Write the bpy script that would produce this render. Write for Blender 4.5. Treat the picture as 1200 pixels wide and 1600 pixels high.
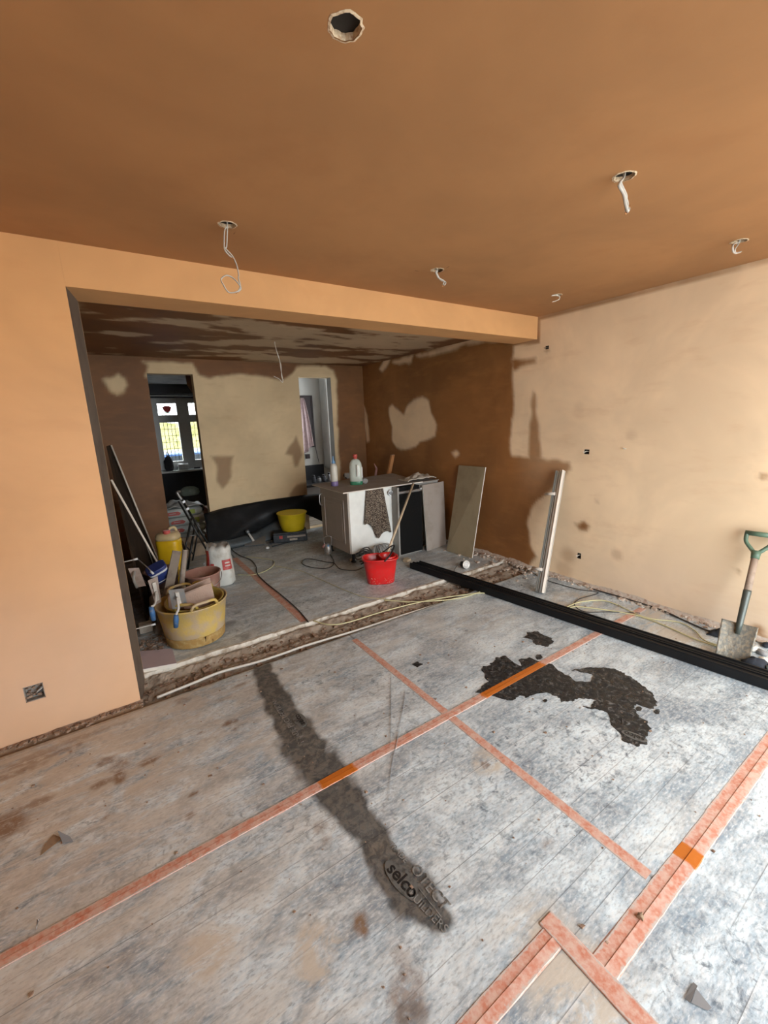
import bpy, bmesh, math, random
import numpy as np
from mathutils import Vector, Matrix

for o in list(bpy.data.objects):
    bpy.data.objects.remove(o, do_unlink=True)
scene = bpy.context.scene
COL = scene.collection
random.seed(7)
RNG = np.random.default_rng(11)

# ------------------------------------------------------------------ camera
F, PITCH, YAW, ROLL, CH = 660.385, 0.2146, 0.5866, -0.0383, 1.5403
fw = np.array([math.sin(YAW)*math.cos(PITCH), math.cos(YAW)*math.cos(PITCH), -math.sin(PITCH)])
r0 = np.array([math.cos(YAW), -math.sin(YAW), 0.0])
u0 = np.cross(r0, fw)
RT = math.cos(ROLL)*r0 + math.sin(ROLL)*u0
UP = -math.sin(ROLL)*r0 + math.cos(ROLL)*u0
cd = bpy.data.cameras.new('camera')
cam = bpy.data.objects.new('camera', cd)
COL.objects.link(cam)
cd.sensor_fit = 'AUTO'
cd.sensor_width = 36
cd.lens = F/1600*36
cd.clip_start = 0.02
cam.matrix_world = Matrix(((RT[0], UP[0], -fw[0], 0), (RT[1], UP[1], -fw[1], 0), (RT[2], UP[2], -fw[2], CH), (0, 0, 0, 1)))
scene.camera = cam

# ------------------------------------------------------------------ light
world = bpy.data.worlds.new('sky')
scene.world = world
world.use_nodes = True
bgn = world.node_tree.nodes['Background']
bgn.inputs[0].default_value = (0.90, 0.955, 1.0, 1)
bgn.inputs[1].default_value = 1.0
vs = scene.view_settings
vs.view_transform = 'Standard'
vs.look = 'None'
vs.exposure = 3.35
vs.gamma = 1.0
vs.use_curve_mapping = False

def portal(name, loc, sx, sz, rot):
    l = bpy.data.lights.new(name, 'AREA')
    l.shape = 'RECTANGLE'
    l.size, l.size_y = sx, sz
    l.cycles.is_portal = True
    o = bpy.data.objects.new(name, l)
    o.location = loc
    o.rotation_euler = rot
    COL.objects.link(o)

# room numbers
Y1, YB, Y2 = 2.616, 2.879, 5.70       # opening plane, back of the beam, back wall
XR, XL = 3.497, -0.006                # right wall, left edge of the opening
H, HB, H2 = 2.40, 2.208, 2.34         # ceiling, underside of beam, rear ceiling
YS, XW = -0.95, -1.55                 # garden wall behind the camera, outer left wall
OX0, OX1, OZ1 = 0.55, 3.46, 2.30     # garden door opening
portal('garden_portal', ((OX0+OX1)/2, YS-0.1, OZ1/2), OX1-OX0, OZ1, (math.radians(90), 0, 0))

# ------------------------------------------------------------------ helpers
def ray(px, py):
    return RT*((px-600)/F) + UP*((800-py)/F) + fw
def _at(px, py, ax, v):
    d = ray(px, py); o = np.array([0, 0, CH])
    return Vector(o + d*((v-o[ax])/d[ax]))
def Xp(px, py, x=XR): return _at(px, py, 0, x)
def Yp(px, py, y): return _at(px, py, 1, y)
def Zp(px, py, z=0.0): return _at(px, py, 2, z)
def lin(h):
    h = h.lstrip('#')
    c = [int(h[i:i+2], 16)/255 for i in (0, 2, 4)]
    return tuple(x/12.92 if x <= 0.04045 else ((x+0.055)/1.055)**2.4 for x in c)

def _hash(i, j, s):
    n = np.sin(i*127.1+j*311.7+s*74.7)*43758.5453
    return n-np.floor(n)
def vnoise(x, y, s=0):
    x = np.asarray(x, float); y = np.asarray(y, float)
    i = np.floor(x); j = np.floor(y); u = x-i; v = y-j
    u = u*u*(3-2*u); v = v*v*(3-2*v)
    return (_hash(i, j, s)*(1-u)+_hash(i+1, j, s)*u)*(1-v)+(_hash(i, j+1, s)*(1-u)+_hash(i+1, j+1, s)*u)*v
def fbm(x, y, s=0, n=4):
    t = 0; a = 0.5
    for k in range(n):
        t = t+a*(vnoise(x*2**k, y*2**k, s+k)-0.5); a *= 0.5
    return t
def sdf(P, poly):
    P = np.asarray(P, float); poly = np.asarray(poly, float)
    d = np.full(len(P), 1e9); ins = np.zeros(len(P), bool)
    for k in range(len(poly)):
        a = poly[k-1]; b = poly[k]; e = b-a; w = P-a
        t = np.clip((w@e)/max(e@e, 1e-12), 0, 1)
        d = np.minimum(d, np.linalg.norm(w-t[:, None]*e, axis=1))
        c = (a[1] > P[:, 1]) != (b[1] > P[:, 1])
        with np.errstate(divide='ignore', invalid='ignore'):
            xi = (b[0]-a[0])*(P[:, 1]-a[1])/(b[1]-a[1])+a[0]
        ins ^= c & (P[:, 0] < xi)
    return np.where(ins, -d, d)
def sstep(x, a, b):
    t = np.clip((x-a)/(b-a), 0, 1)
    return t*t*(3-2*t)

# --- materials
class NT:
    def __init__(s, m):
        s.m = m; s.t = m.node_tree; s.n = s.t.nodes; s.b = s.n['Principled BSDF']
    def new(s, ty, **kw):
        n = s.n.new(ty)
        for k, v in kw.items(): setattr(n, k, v)
        return n
    def link(s, a, b): s.t.links.new(a, b)
    def pos(s, sc=(1, 1, 1), rot=(0, 0, 0)):
        g = s.new('ShaderNodeNewGeometry'); mp = s.new('ShaderNodeMapping')
        mp.inputs['Scale'].default_value = sc; mp.inputs['Rotation'].default_value = rot
        s.link(g.outputs['Position'], mp.inputs['Vector'])
        return mp.outputs[0]
    def noise(s, vec, scale, detail=4, rough=0.55, dist=0):
        n = s.new('ShaderNodeTexNoise')
        n.inputs['Scale'].default_value = scale; n.inputs['Detail'].default_value = detail
        n.inputs['Roughness'].default_value = rough; n.inputs['Distortion'].default_value = dist
        s.link(vec, n.inputs['Vector']); return n.outputs['Fac']
    def ramp(s, fac, a, b, smooth=True):
        n = s.new('ShaderNodeMapRange'); n.interpolation_type = 'SMOOTHSTEP' if smooth else 'LINEAR'
        n.inputs['From Min'].default_value = a; n.inputs['From Max'].default_value = b
        s.link(fac, n.inputs['Value']); return n.outputs[0]
    def math(s, op, a, b=None):
        n = s.new('ShaderNodeMath', operation=op)
        for i, v in enumerate((a, b)):
            if v is None: continue
            if isinstance(v, (int, float)): n.inputs[i].default_value = v
            else: s.link(v, n.inputs[i])
        return n.outputs[0]
    def mix(s, fac, a, b, blend='MIX'):
        n = s.new('ShaderNodeMix', data_type='RGBA', blend_type=blend)
        ins = [i for i in n.inputs if i.type == 'RGBA']
        if isinstance(fac, (int, float)): n.inputs[0].default_value = fac
        else: s.link(fac, n.inputs[0])
        for i, v in zip(ins, (a, b)):
            if isinstance(v, tuple): i.default_value = (*v[:3], 1)
            else: s.link(v, i)
        return [o for o in n.outputs if o.type == 'RGBA'][0]
    def attr(s, name):
        n = s.new('ShaderNodeAttribute', attribute_name=name); return n.outputs['Fac']
    def bump(s, h, strength, dist=0.01, prev=None):
        n = s.new('ShaderNodeBump'); n.inputs['Strength'].default_value = strength
        n.inputs['Distance'].default_value = dist; s.link(h, n.inputs['Height'])
        if prev is not None: s.link(prev, n.inputs['Normal'])
        return n.outputs[0]
    def out(s, col=None, rough=None, normal=None):
        for k, v in (('Base Color', col), ('Roughness', rough), ('Normal', normal)):
            if v is None: continue
            if isinstance(v, (int, float)): s.b.inputs[k].default_value = v
            elif isinstance(v, tuple): s.b.inputs[k].default_value = (*v[:3], 1)
            else: s.link(v, s.b.inputs[k])
MATS = {}
def newmat(name):
    m = bpy.data.materials.new(name); m.use_nodes = True; MATS[name] = m
    return NT(m)
def M(name, col, rough=0.6, metal=0.0, dirt=None, scale=12, amt=(0.45, 0.7), bump=0.0, bscale=80, trans=0.0, coat=0.0, alpha=1.0):
    if name in MATS: return MATS[name]
    t = newmat(name)
    col = lin(col) if isinstance(col, str) else col
    t.b.inputs['Metallic'].default_value = metal
    t.b.inputs['Coat Weight'].default_value = coat
    t.b.inputs['Transmission Weight'].default_value = trans
    t.b.inputs['Alpha'].default_value = alpha
    p = t.pos()
    if dirt:
        dirt = lin(dirt) if isinstance(dirt, str) else dirt
        c = t.mix(t.ramp(t.noise(p, scale, 5, 0.6), amt[0], amt[1]), col, dirt)
    else:
        c = t.mix(t.ramp(t.noise(p, scale, 3), 0.3, 0.7), tuple(x*0.96 for x in col), tuple(min(1, x*1.03) for x in col))
    nrm = t.bump(t.noise(p, bscale, 4), bump, 0.01) if bump else None
    t.out(c, rough, nrm)
    return MATS[name]

# --- objects
def setp(o, label=None, cat=None, group=None, kind=None):
    for k, v in (('label', label), ('category', cat), ('group', group), ('kind', kind)):
        if v: o[k] = v
    return o
def thing(name, label, cat, loc=(0, 0, 0), group=None, kind=None):
    o = bpy.data.objects.new(name, None); COL.objects.link(o)
    o.empty_display_size = 0.05
    o.location = loc
    return setp(o, label, cat, group, kind)
def origin(o):
    v = Vector((0, 0, 0))
    while o is not None:
        v += o.location; o = o.parent
    return v
class MB:
    def __init__(s): s.v = []; s.f = []; s.sm = []
    def add(s, vs, fs, smooth=False):
        k = len(s.v); s.v += [tuple(v) for v in vs]; s.f += [tuple(i+k for i in f) for f in fs]
        s.sm += [smooth]*len(fs); return s
    def hexa(s, c):     # 8 corners: bottom 4 ccw, top 4 ccw
        return s.add(c, [(3, 2, 1, 0), (4, 5, 6, 7), (0, 1, 5, 4), (1, 2, 6, 5), (2, 3, 7, 6), (3, 0, 4, 7)])
    def box(s, a, b):
        (x0, y0, z0), (x1, y1, z1) = a, b
        return s.hexa([(x0, y0, z0), (x1, y0, z0), (x1, y1, z0), (x0, y1, z0), (x0, y0, z1), (x1, y0, z1), (x1, y1, z1), (x0, y1, z1)])
    def obox(s, c, ax, ay, az):      # centre and half-axis vectors
        c, ax, ay, az = map(Vector, (c, ax, ay, az))
        return s.hexa([c-ax-ay-az, c+ax-ay-az, c+ax+ay-az, c-ax+ay-az, c-ax-ay+az, c+ax-ay+az, c+ax+ay+az, c-ax+ay+az])
    def slab(s, q, n, th):           # quad/polygon q extruded along n by th
        n = Vector(n).normalized()*th; q = [Vector(p) for p in q]; k = len(q)
        vs = q+[p+n for p in q]
        return s.add(vs, [tuple(range(k))[::-1], tuple(range(k, 2*k))]+[(i, (i+1) % k, k+(i+1) % k, k+i) for i in range(k)])
    def tube(s, path, r, n=8, closed=False, flat=1.0):
        P = [Vector(p) for p in path]; m = len(P)
        rs = r if isinstance(r, (list, tuple)) else [r]*m
        vs = []; fs = []; prev = None
        for i in range(m):
            if closed: t = P[(i+1) % m]-P[i-1]
            else: t = P[min(i+1, m-1)]-P[max(i-1, 0)]
            t.normalize()
            if prev is None:
                a = Vector((0, 0, 1)) if abs(t.z) < 0.9 else Vector((1, 0, 0))
                u = t.cross(a).normalized()
            else:
                u = (prev-t*prev.dot(t)).normalized()
            prev = u; w = t.cross(u)
            for k in range(n):
                an = 2*math.pi*k/n
                vs.append(P[i]+(u*math.cos(an)+w*math.sin(an)*flat)*rs[i])
        for i in range(m if closed else m-1):
            for k in range(n):
                a = i*n+k; b = i*n+(k+1) % n; c = ((i+1) % m)*n+(k+1) % n; d = ((i+1) % m)*n+k
                fs.append((a, b, c, d))
        s.add(vs, fs, True)
        if not closed:
            k = len(s.v)-len(vs)
            s.f.append(tuple(range(k, k+n))[::-1]); s.sm.append(False)
            s.f.append(tuple(range(k+(m-1)*n, k+m*n))); s.sm.append(False)
        return s
    def lathe(s, prof, c=(0, 0, 0), n=28, sx=1.0, sy=1.0, power=2.0, rot=0.0, tilt=None, jit=0.0):
        # prof: list of (r, z); superellipse cross-section when power > 2
        c = Vector(c); vs = []; fs = []; m = len(prof)
        for r, z in prof:
            for k in range(n):
                a = 2*math.pi*k/n; ca, sa = math.cos(a), math.sin(a)
                x = math.copysign(abs(ca)**(2/power), ca)*r*sx; y = math.copysign(abs(sa)**(2/power), sa)*r*sy
                p = Vector((x*math.cos(rot)-y*math.sin(rot), x*math.sin(rot)+y*math.cos(rot), z))
                if jit: p *= 1+jit*(random.random()-0.5)
                if tilt is not None: p = tilt @ p
                vs.append(c+p)
        for i in range(m-1):
            for k in range(n):
                fs.append((i*n+k, i*n+(k+1) % n, (i+1)*n+(k+1) % n, (i+1)*n+k))
        s.add(vs, fs, True)
        k = len(s.v)-len(vs)
        if prof[0][0] > 1e-4: s.f.append(tuple(range(k, k+n))[::-1]); s.sm.append(False)
        if prof[-1][0] > 1e-4: s.f.append(tuple(range(k+(m-1)*n, k+m*n))); s.sm.append(False)
        return s
    def rock(s, c, r, flat=0.6):
        # an irregular lump of 8 corners
        c = Vector(c); vs = []
        for z in (-1, 1):
            for x, y in ((-1, -1), (1, -1), (1, 1), (-1, 1)):
                vs.append(c+Vector((x*r*random.uniform(.4, 1), y*r*random.uniform(.4, 1), z*r*flat*random.uniform(.4, 1))))
        return s.hexa(vs)
    def build(s, name, mat, parent=None, label=None, cat=None, group=None, kind=None, bevel=0.0, base=None):
        me = bpy.data.meshes.new(name)
        off = origin(parent) if parent is not None else Vector((0, 0, 0))
        if parent is None and base is not None: off = Vector(base)
        me.from_pydata([(v[0]-off[0], v[1]-off[1], v[2]-off[2]) for v in s.v], [], s.f)
        me.polygons.foreach_set('use_smooth', s.sm)
        me.update()
        o = bpy.data.objects.new(name, me); COL.objects.link(o)
        if mat is not None: me.materials.append(MATS[mat] if isinstance(mat, str) else mat)
        if parent is not None: o.parent = parent
        else: o.location = off
        setp(o, label, cat, group, kind)
        if bevel:
            b = o.modifiers.new('bevel', 'BEVEL'); b.width = bevel; b.segments = 2; b.limit_method = 'ANGLE'
        return o
def fattr(o, name, data):
    a = o.data.attributes.new(name, 'FLOAT', 'POINT')
    a.data.foreach_set('value', np.asarray(data, np.float32))
def smooth_path(pts, n=8, closed=False):
    P = [Vector(p) for p in pts]; out = []; m = len(P)
    rng = range(m) if closed else range(m-1)
    for i in rng:
        if closed: a, b, c, d = P[i-1], P[i], P[(i+1) % m], P[(i+2) % m]
        else: a, b, c, d = P[max(i-1, 0)], P[i], P[i+1], P[min(i+2, m-1)]
        for k in range(n):
            t = k/n
            out.append(0.5*((2*b)+(c-a)*t+(2*a-5*b+4*c-d)*t*t+(3*b-a-3*c+d)*t**3))
    if not closed: out.append(P[-1])
    return out
def lines(a, b, step, extra=()):
    n = max(1, int(round((b-a)/step)))
    L = list(np.linspace(a, b, n+1))
    for e in extra:
        L = [x for x in L if abs(x-e) > step*0.4]+[e]
    return np.array(sorted(L))
def grid(name, O, U, V, us, vs_, mat, thick_dir=None, thick=0.1, skip=None, disp=None, attrs=None, parent=None, kind=None, smooth=False, rim=0.0):
    """panel O + u*U + v*V on grid lines us, vs_; solid behind along thick_dir; skip(u,v) cuts holes through"""
    O, U, V = map(np.array, (O, U, V))
    uu, vv = np.meshgrid(us, vs_, indexing='ij')
    P = O+uu[..., None]*U+vv[..., None]*V
    nu, nv = uu.shape
    P = P.reshape(-1, 3)
    if disp is not None: P = P+disp(uu.ravel(), vv.ravel())
    idx = np.arange(nu*nv).reshape(nu, nv)
    keep = np.ones((nu-1, nv-1), bool)
    if skip is not None:
        for i in range(nu-1):
            for j in range(nv-1):
                if skip((us[i]+us[i+1])/2, (vs_[j]+vs_[j+1])/2): keep[i, j] = False
    F_ = np.stack([idx[:-1, :-1], idx[1:, :-1], idx[1:, 1:], idx[:-1, 1:]], -1)[keep]
    b = MB(); b.v = [tuple(p) for p in P]; b.f = [tuple(int(q) for q in f) for f in F_]; b.sm = [smooth]*len(b.f)
    if thick_dir is not None:
        # rim walls and a back skin so that the panel is solid
        T = np.array(thick_dir)*thick; k = len(b.v)
        kk = np.pad(keep, 1)
        back = {}
        def bk(i):
            if i not in back:
                back[i] = len(b.v); b.v.append(tuple(np.array(b.v[i])+T))
            return back[i]
        for i in range(nu-1):
            for j in range(nv-1):
                if not keep[i, j]: continue
                for (di, dj, a, c) in ((-1, 0, (i, j), (i, j+1)), (1, 0, (i+1, j+1), (i+1, j)), (0, -1, (i+1, j), (i, j)), (0, 1, (i, j+1), (i+1, j+1))):
                    if not kk[i+1+di, j+1+dj]:
                        p, q = int(idx[a]), int(idx[c])
                        b.f.append((p, q, bk(q), bk(p))); b.sm.append(False)
    o = b.build(name, mat, parent, kind=kind)
    if attrs:
        n0 = nu*nv; n1 = len(o.data.vertices)
        for nm, d in attrs.items():
            fattr(o, nm, np.concatenate([d, np.full(n1-n0, rim)]))
    return o
def pxpoly(pts, fn): return [fn(*p) for p in pts]

# ------------------------------------------------------------------ surface materials
def plaster(name, dry, wet, spots=0.25, bumpy=0.12):
    t = newmat(name); p = t.pos()
    big = t.noise(p, 1.3, 4, 0.6, 0.4); mid = t.noise(t.pos((1, 1, 3.5)), 3.0, 5, 0.6); fine = t.noise(p, 40, 4)
    d = t.mix(t.ramp(big, 0.3, 0.72), tuple(x*0.86 for x in dry), tuple(min(1, x*1.06) for x in dry))
    d = t.mix(t.math('MULTIPLY', t.ramp(mid, 0.5, 0.75), spots), d, (dry[0]*0.72, dry[1]*0.6, dry[2]*0.5))
    w = t.mix(t.ramp(big, 0.3, 0.75), tuple(x*0.82 for x in wet), tuple(x*1.25 for x in wet))
    w = t.mix(t.math('MULTIPLY', t.ramp(mid, 0.45, 0.8), 0.5), w, tuple(x*1.6 for x in wet))
    a = t.attr('wet')
    c = t.mix(a, d, w)
    c = t.mix(t.math('MULTIPLY', t.attr('pale'), 0.85), c, (0.62, 0.50, 0.42))
    r = t.math('SUBTRACT', 0.8, t.math('MULTIPLY', a, 0.18))
    t.out(c, r, t.bump(mid, bumpy, 0.012, t.bump(fine, 0.05, 0.004)))
plaster('plaster_right', (0.90, 0.695, 0.455), (0.28, 0.122, 0.036))
plaster('plaster_left', (0.68, 0.365, 0.148), (0.19, 0.088, 0.034), 0.12)
plaster('plaster_rear', (0.74, 0.575, 0.345), (0.175, 0.073, 0.02))
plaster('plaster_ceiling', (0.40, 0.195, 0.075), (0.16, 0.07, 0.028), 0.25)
plaster('plaster_rear_ceiling', (0.64, 0.49, 0.32), (0.17, 0.065, 0.016), 0.1)

def floor_mat(name, warm):
    t = newmat(name)
    p = t.pos(); ps = t.pos((0.45, 1.0, 1.0))
    big = t.noise(ps, 1.5, 5, 0.62, 0.3); mid = t.noise(ps, 7, 6, 0.68, 0.6); fine = t.noise(t.pos((0.5, 1, 1)), 60, 5, 0.7)
    sp = t.noise(p, 26, 5, 0.7, 0.5)
    fl2 = t.noise(t.pos((0.35, 1, 1), (0, 0, 0.35)), 120, 3, 0.6)
    c = t.mix(t.ramp(mid, 0.30, 0.66), (0.21, 0.285, 0.35), (0.66, 0.765, 0.81))
    dk = t.math('MULTIPLY', t.ramp(t.noise(p, 3.2, 5, 0.7, 1.2), 0.52, 0.68), t.ramp(t.noise(ps, 30, 4, 0.7), 0.35, 0.6))
    c = t.mix(t.math('MULTIPLY', dk, 0.75), c, (0.11, 0.15, 0.19))
    bl = t.noise(t.pos((0.6, 1, 1), (0, 0, 0.5)), 2.6, 6, 0.7, 0.8)
    c = t.mix(t.math('MULTIPLY', t.ramp(bl, 0.52, 0.36), 0.7), c, (0.17, 0.225, 0.28))
    c = t.mix(t.math('MULTIPLY', t.ramp(bl, 0.54, 0.70), 0.45), c, (0.70, 0.74, 0.74))
    c = t.mix(t.math('MULTIPLY', t.ramp(fl2, 0.48, 0.36), 0.5), c, (0.13, 0.165, 0.20))
    c = t.mix(t.math('MULTIPLY', t.math('ADD', t.ramp(fl2, 0.54, 0.66), 0.0), 0.45), c, (0.80, 0.84, 0.85))
    c = t.mix(t.math('MULTIPLY', t.ramp(fine, 0.4, 0.7), 0.5), c, (0.68, 0.69, 0.67))
    c = t.mix(t.math('MULTIPLY', t.math('MULTIPLY', t.ramp(sp, 0.50, 0.68), t.ramp(big, 0.62, 0.36)), 0.95), c, (0.085, 0.12, 0.155))
    tan = t.math('ADD', t.attr('tan'), t.math('MULTIPLY', t.ramp(big, 0.48, 0.7), 0.34))
    tan = t.math('MULTIPLY', tan, t.ramp(t.noise(ps, 9, 6, 0.72, 0.8), 0.36, 0.58))
    c = t.mix(t.math('MINIMUM', t.math('MULTIPLY', tan, warm), 0.85), c, (0.52, 0.455, 0.365))
    br = t.math('MULTIPLY', t.attr('brown'), t.ramp(t.noise(p, 30, 5, 0.7), 0.25, 0.55))
    c = t.mix(t.math('MINIMUM', br, 0.92), c, (0.20, 0.115, 0.06))
    # flutes of the corrugated sheet, running along x
    g = t.new('ShaderNodeNewGeometry'); sx = t.new('ShaderNodeSeparateXYZ'); t.link(g.outputs['Position'], sx.inputs[0])
    y = sx.outputs[1]
    wob = t.math('MULTIPLY', t.noise(t.pos((1, 0.2, 1)), 0.8, 2), 0.012)
    yy = t.math('ADD', y, wob)
    fl = t.math('ABSOLUTE', t.math('SINE', t.math('MULTIPLY', yy, math.pi/0.0125)))
    cell = t.math('FLOOR', t.math('MULTIPLY', yy, 1/0.087)); fr = t.math('FRACT', t.math('MULTIPLY', yy, 1/0.087))
    wn = t.new('ShaderNodeTexWhiteNoise', noise_dimensions='1D'); t.link(cell, wn.inputs['W'])
    ln = t.math('MULTIPLY', t.ramp(fr, 0.05, 0.0), t.ramp(wn.outputs['Value'], 0.15, 0.7))
    ln = t.math('MULTIPLY', ln, t.ramp(t.noise(t.pos((0.6, 3, 1)), 1.7, 3), 0.36, 0.55))
    c = t.mix(t.math('MULTIPLY', ln, 0.85), c, (0.10, 0.105, 0.11))
    lt = t.math('MULTIPLY', t.math('MULTIPLY', t.ramp(fr, 0.90, 1.0), t.ramp(wn.outputs['Value'], 0.5, 0.2)), 0.4)
    c = t.mix(lt, c, (0.70, 0.70, 0.68))
    c = t.mix(t.math('MULTIPLY', t.ramp(fl, 0.85, 1.0), t.math('MULTIPLY', t.ramp(sp, 0.4, 0.65), 0.14)), c, (0.62, 0.62, 0.6))
    wet = t.math('MULTIPLY', t.attr('track'), t.ramp(t.noise(p, 16, 5, 0.7), 0.12, 0.42))
    c = t.mix(t.math('MINIMUM', wet, 0.9), c, t.mix(t.ramp(sp, 0.40, 0.64), (0.028, 0.026, 0.023), (0.13, 0.112, 0.09)))
    r = t.math('SUBTRACT', t.math('ADD', 0.42, t.math('MULTIPLY', tan, 0.25)), t.math('MULTIPLY', wet, 0.08))
    n = t.bump(fl, 0.05, 0.0015); n = t.bump(mid, 0.12, 0.006, n); n = t.bump(fine, 0.18, 0.003, n); n = t.bump(ln, -0.5, 0.003, n)
    t.out(c, r, n)
floor_mat('sheet_front', 0.9)
floor_mat('sheet_rear', 1.0)
M('concrete', (0.36, 0.30, 0.235), 0.9, dirt=(0.19, 0.14, 0.10), scale=9, bump=0.6, bscale=40)
M('screed_edge', (0.62, 0.58, 0.50), 0.85, dirt=(0.33, 0.27, 0.2), scale=16, bump=0.4)
M('rubble', (0.30, 0.21, 0.15), 0.95, dirt=(0.17, 0.10, 0.065), scale=30, bump=0.4)
M('rubble_pale', (0.55, 0.47, 0.39), 0.95, dirt=(0.36, 0.24, 0.17), scale=30, bump=0.4)
M('dark_void', (0.02, 0.016, 0.012), 0.9)
M('grey_paint', (0.30, 0.31, 0.31), 0.35)
M('dark_paint', (0.06, 0.065, 0.075), 0.5)
M('patio', (0.62, 0.60, 0.56), 0.9, dirt=(0.5, 0.48, 0.45))
M('white_frame', (0.62, 0.63, 0.62), 0.3)

# ------------------------------------------------------------------ shell
b = MB(); b.box((XW-0.3, YS-0.3, -0.35), (XR+0.3, 9.2, -0.09))
floor = b.build('floor', 'concrete', kind='structure')
b = MB(); b.box((-12, -14, -0.30), (14, YS-0.3, -0.12))
b.build('ground_garden', 'patio', kind='structure')

# right wall with its damp brown areas (polygons on the wall plane)
def RW(poly):
    return np.array([[Xp(*p).y, Xp(*p).z] for p in poly])
SOCK_R = [(2.067, 1.205, .022, .02), (2.077, 0.262, .018, .026), (2.506, 2.121, .018, .014)]
us = lines(YS-0.3, Y2+0.15, 0.022, [c for (y, z, w, h) in SOCK_R for c in (y-w, y+w)])
vz = lines(-0.1, 2.62, 0.022, [c for (y, z, w, h) in SOCK_R for c in (z-h, z+h)])
uu, vv = np.meshgrid(us, vz, indexing='ij'); PW = np.stack([uu.ravel(), vv.ravel()], 1)
nz = fbm(PW[:, 0]*9, PW[:, 1]*9, 3)*0.05
wet_polys = [
    [(560, 560), (806, 528), (803, 545), (800, 562), (801, 600), (803, 640), (797, 700), (800, 712), (846, 716), (872, 718), (888, 724), (893, 733), (884, 742), (874, 758), (848, 774), (829, 798), (823, 818), (830, 850), (838, 870), (824, 888), (740, 866), (560, 815)],
    [(800, 562), (838, 558), (838, 569), (803, 578)],
    [(833, 612), (836, 616), (838, 640), (843, 670), (846, 718), (826, 718), (828, 680), (830, 640)],
    [(838, 494), (1215, 398), (1215, 405), (844, 501), (843, 536), (800, 541), (800, 536), (838, 531)],
    [(900, 819), (913, 815), (921, 821), (917, 829), (906, 828)],
]
dry_polys = [
    [(608, 637), (613, 632), (622, 640), (631, 650), (637, 634), (646, 624), (660, 621), (670, 628), (674, 645), (682, 664), (679, 680), (667, 687), (655, 692), (646, 699), (632, 703), (620, 700), (613, 688), (612, 668), (608, 650)],
    [(569, 636), (574, 650), (577, 688), (573, 692), (570, 665)],
    [(593, 577), (599, 563), (609, 562), (604, 574), (598, 580)],
    [(613, 566), (630, 558), (646, 554), (643, 566), (625, 569)],
    [(650, 556), (690, 545), (722, 534), (726, 535), (714, 544), (690, 551), (660, 557)],
    [(707, 708), (712, 705), (717, 709), (712, 714)],
]
wet = np.zeros(len(PW)); pale = np.zeros(len(PW))
for k, q in enumerate(wet_polys):
    e = 0.012 if k in (3,) else 0.026
    wet = np.maximum(wet, 1-sstep(sdf(PW, RW(q))+nz*(0.3 if k == 3 else 1), -e, e))
wet = wet*(1-0.45*(sstep(PW[:, 0], 2.9, 2.5)*sstep(PW[:, 1], 0.55, 1.1)*0.5))
for q in dry_polys:
    m = 1-sstep(sdf(PW, RW(q))+nz, -0.028, 0.028); wet = wet*(1-m)
# faint smudges on the dry part
for (px, py, r, a) in ((908, 822, .05, .5), (963, 866, .06, .35), (888, 868, .11, .45), (880, 890, .12, .35), (1183, 985, .06, .9), (1190, 1000, .07, .8), (1153, 893, .03, .7), (1192, 745, .028, .6), (932, 783, .022, .35), (855, 548, .03, .5), (985, 680, .06, .18), (905, 640, .08, .12)):
    c = Xp(px, py); d = np.hypot(PW[:, 0]-c.y, PW[:, 1]-c.z)+nz
    wet = np.maximum(wet, a*(1-sstep(d, r*0.3, r*1.1)))
low = sstep(PW[:, 1], 0.75, 0.0)*sstep(PW[:, 0], 2.5, 1.6)*(0.6+fbm(PW[:, 0]*3, PW[:, 1]*2, 9))
pale = np.clip(low*0.55, 0, 1)*(1-wet)
def skipR(u, v): return any(abs(u-y) < w and abs(v-z) < h for (y, z, w, h) in SOCK_R)
wall_right = grid('wall_right', (XR, 0, 0), (0, 1, 0), (0, 0, 1), us, vz, 'plaster_right', (1, 0, 0), 0.08, skipR, attrs={'wet': wet, 'pale': pale}, kind='structure')

# back wall with two doorways
D1 = (0.605, 1.094, 2.158); D2 = (2.454, 2.952, 2.163)
us = lines(-0.05, XR+0.02, 0.022, (D1[0], D1[1], D2[0], D2[1])); vz = lines(-0.1, 2.62, 0.022, (D1[2], D2[2], 0.0))
uu, vv = np.meshgrid(us, vz, indexing='ij'); PW = np.stack([uu.ravel(), vv.ravel()], 1)
def BW(poly): return np.array([[Yp(*p, Y2).x, Yp(*p, Y2).z] for p in poly])
nz = fbm(PW[:, 0]*8, PW[:, 1]*8, 5)*0.05
wet = np.ones(len(PW))
for q in ([(170, 590), (177, 588), (185, 584), (195, 590), (199, 602), (194, 612), (183, 618), (172, 612), (167, 603), (160, 592), (165, 588)],
          [(224, 565), (262, 566), (300, 570), (303, 577), (303, 588), (227, 588), (231, 580), (230, 572)],
          [(300, 574), (312, 586), (330, 591), (348, 588), (375, 585), (402, 588), (433, 591), (442, 595), (456, 584), (463, 574), (470, 571), (510, 573), (521, 578), (526, 594), (527, 640), (529, 700), (532, 760), (540, 830), (300, 860), (290, 700)]):
    wet = wet*(sstep(sdf(PW, BW(q))+nz, -0.03, 0.03))
for q, a in (([(329, 713), (366, 712), (362, 722), (362, 745), (355, 757), (348, 764), (338, 752), (338, 727)], .72),
             ([(463, 680), (468, 695), (473, 710), (466, 728), (461, 729), (457, 712), (447, 709), (450, 700), (458, 690)], .72),
             ([(452, 772), (464, 757), (484, 752), (484, 800), (452, 800)], .7)):
    wet = np.maximum(wet, a*(1-sstep(sdf(PW, BW(q))+nz*0.6, -0.03, 0.03)))
wet = np.maximum(wet, 0.16*np.clip(0.4+fbm(PW[:, 0]*2, PW[:, 1]*2, 21)*2, 0, 1))
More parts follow.
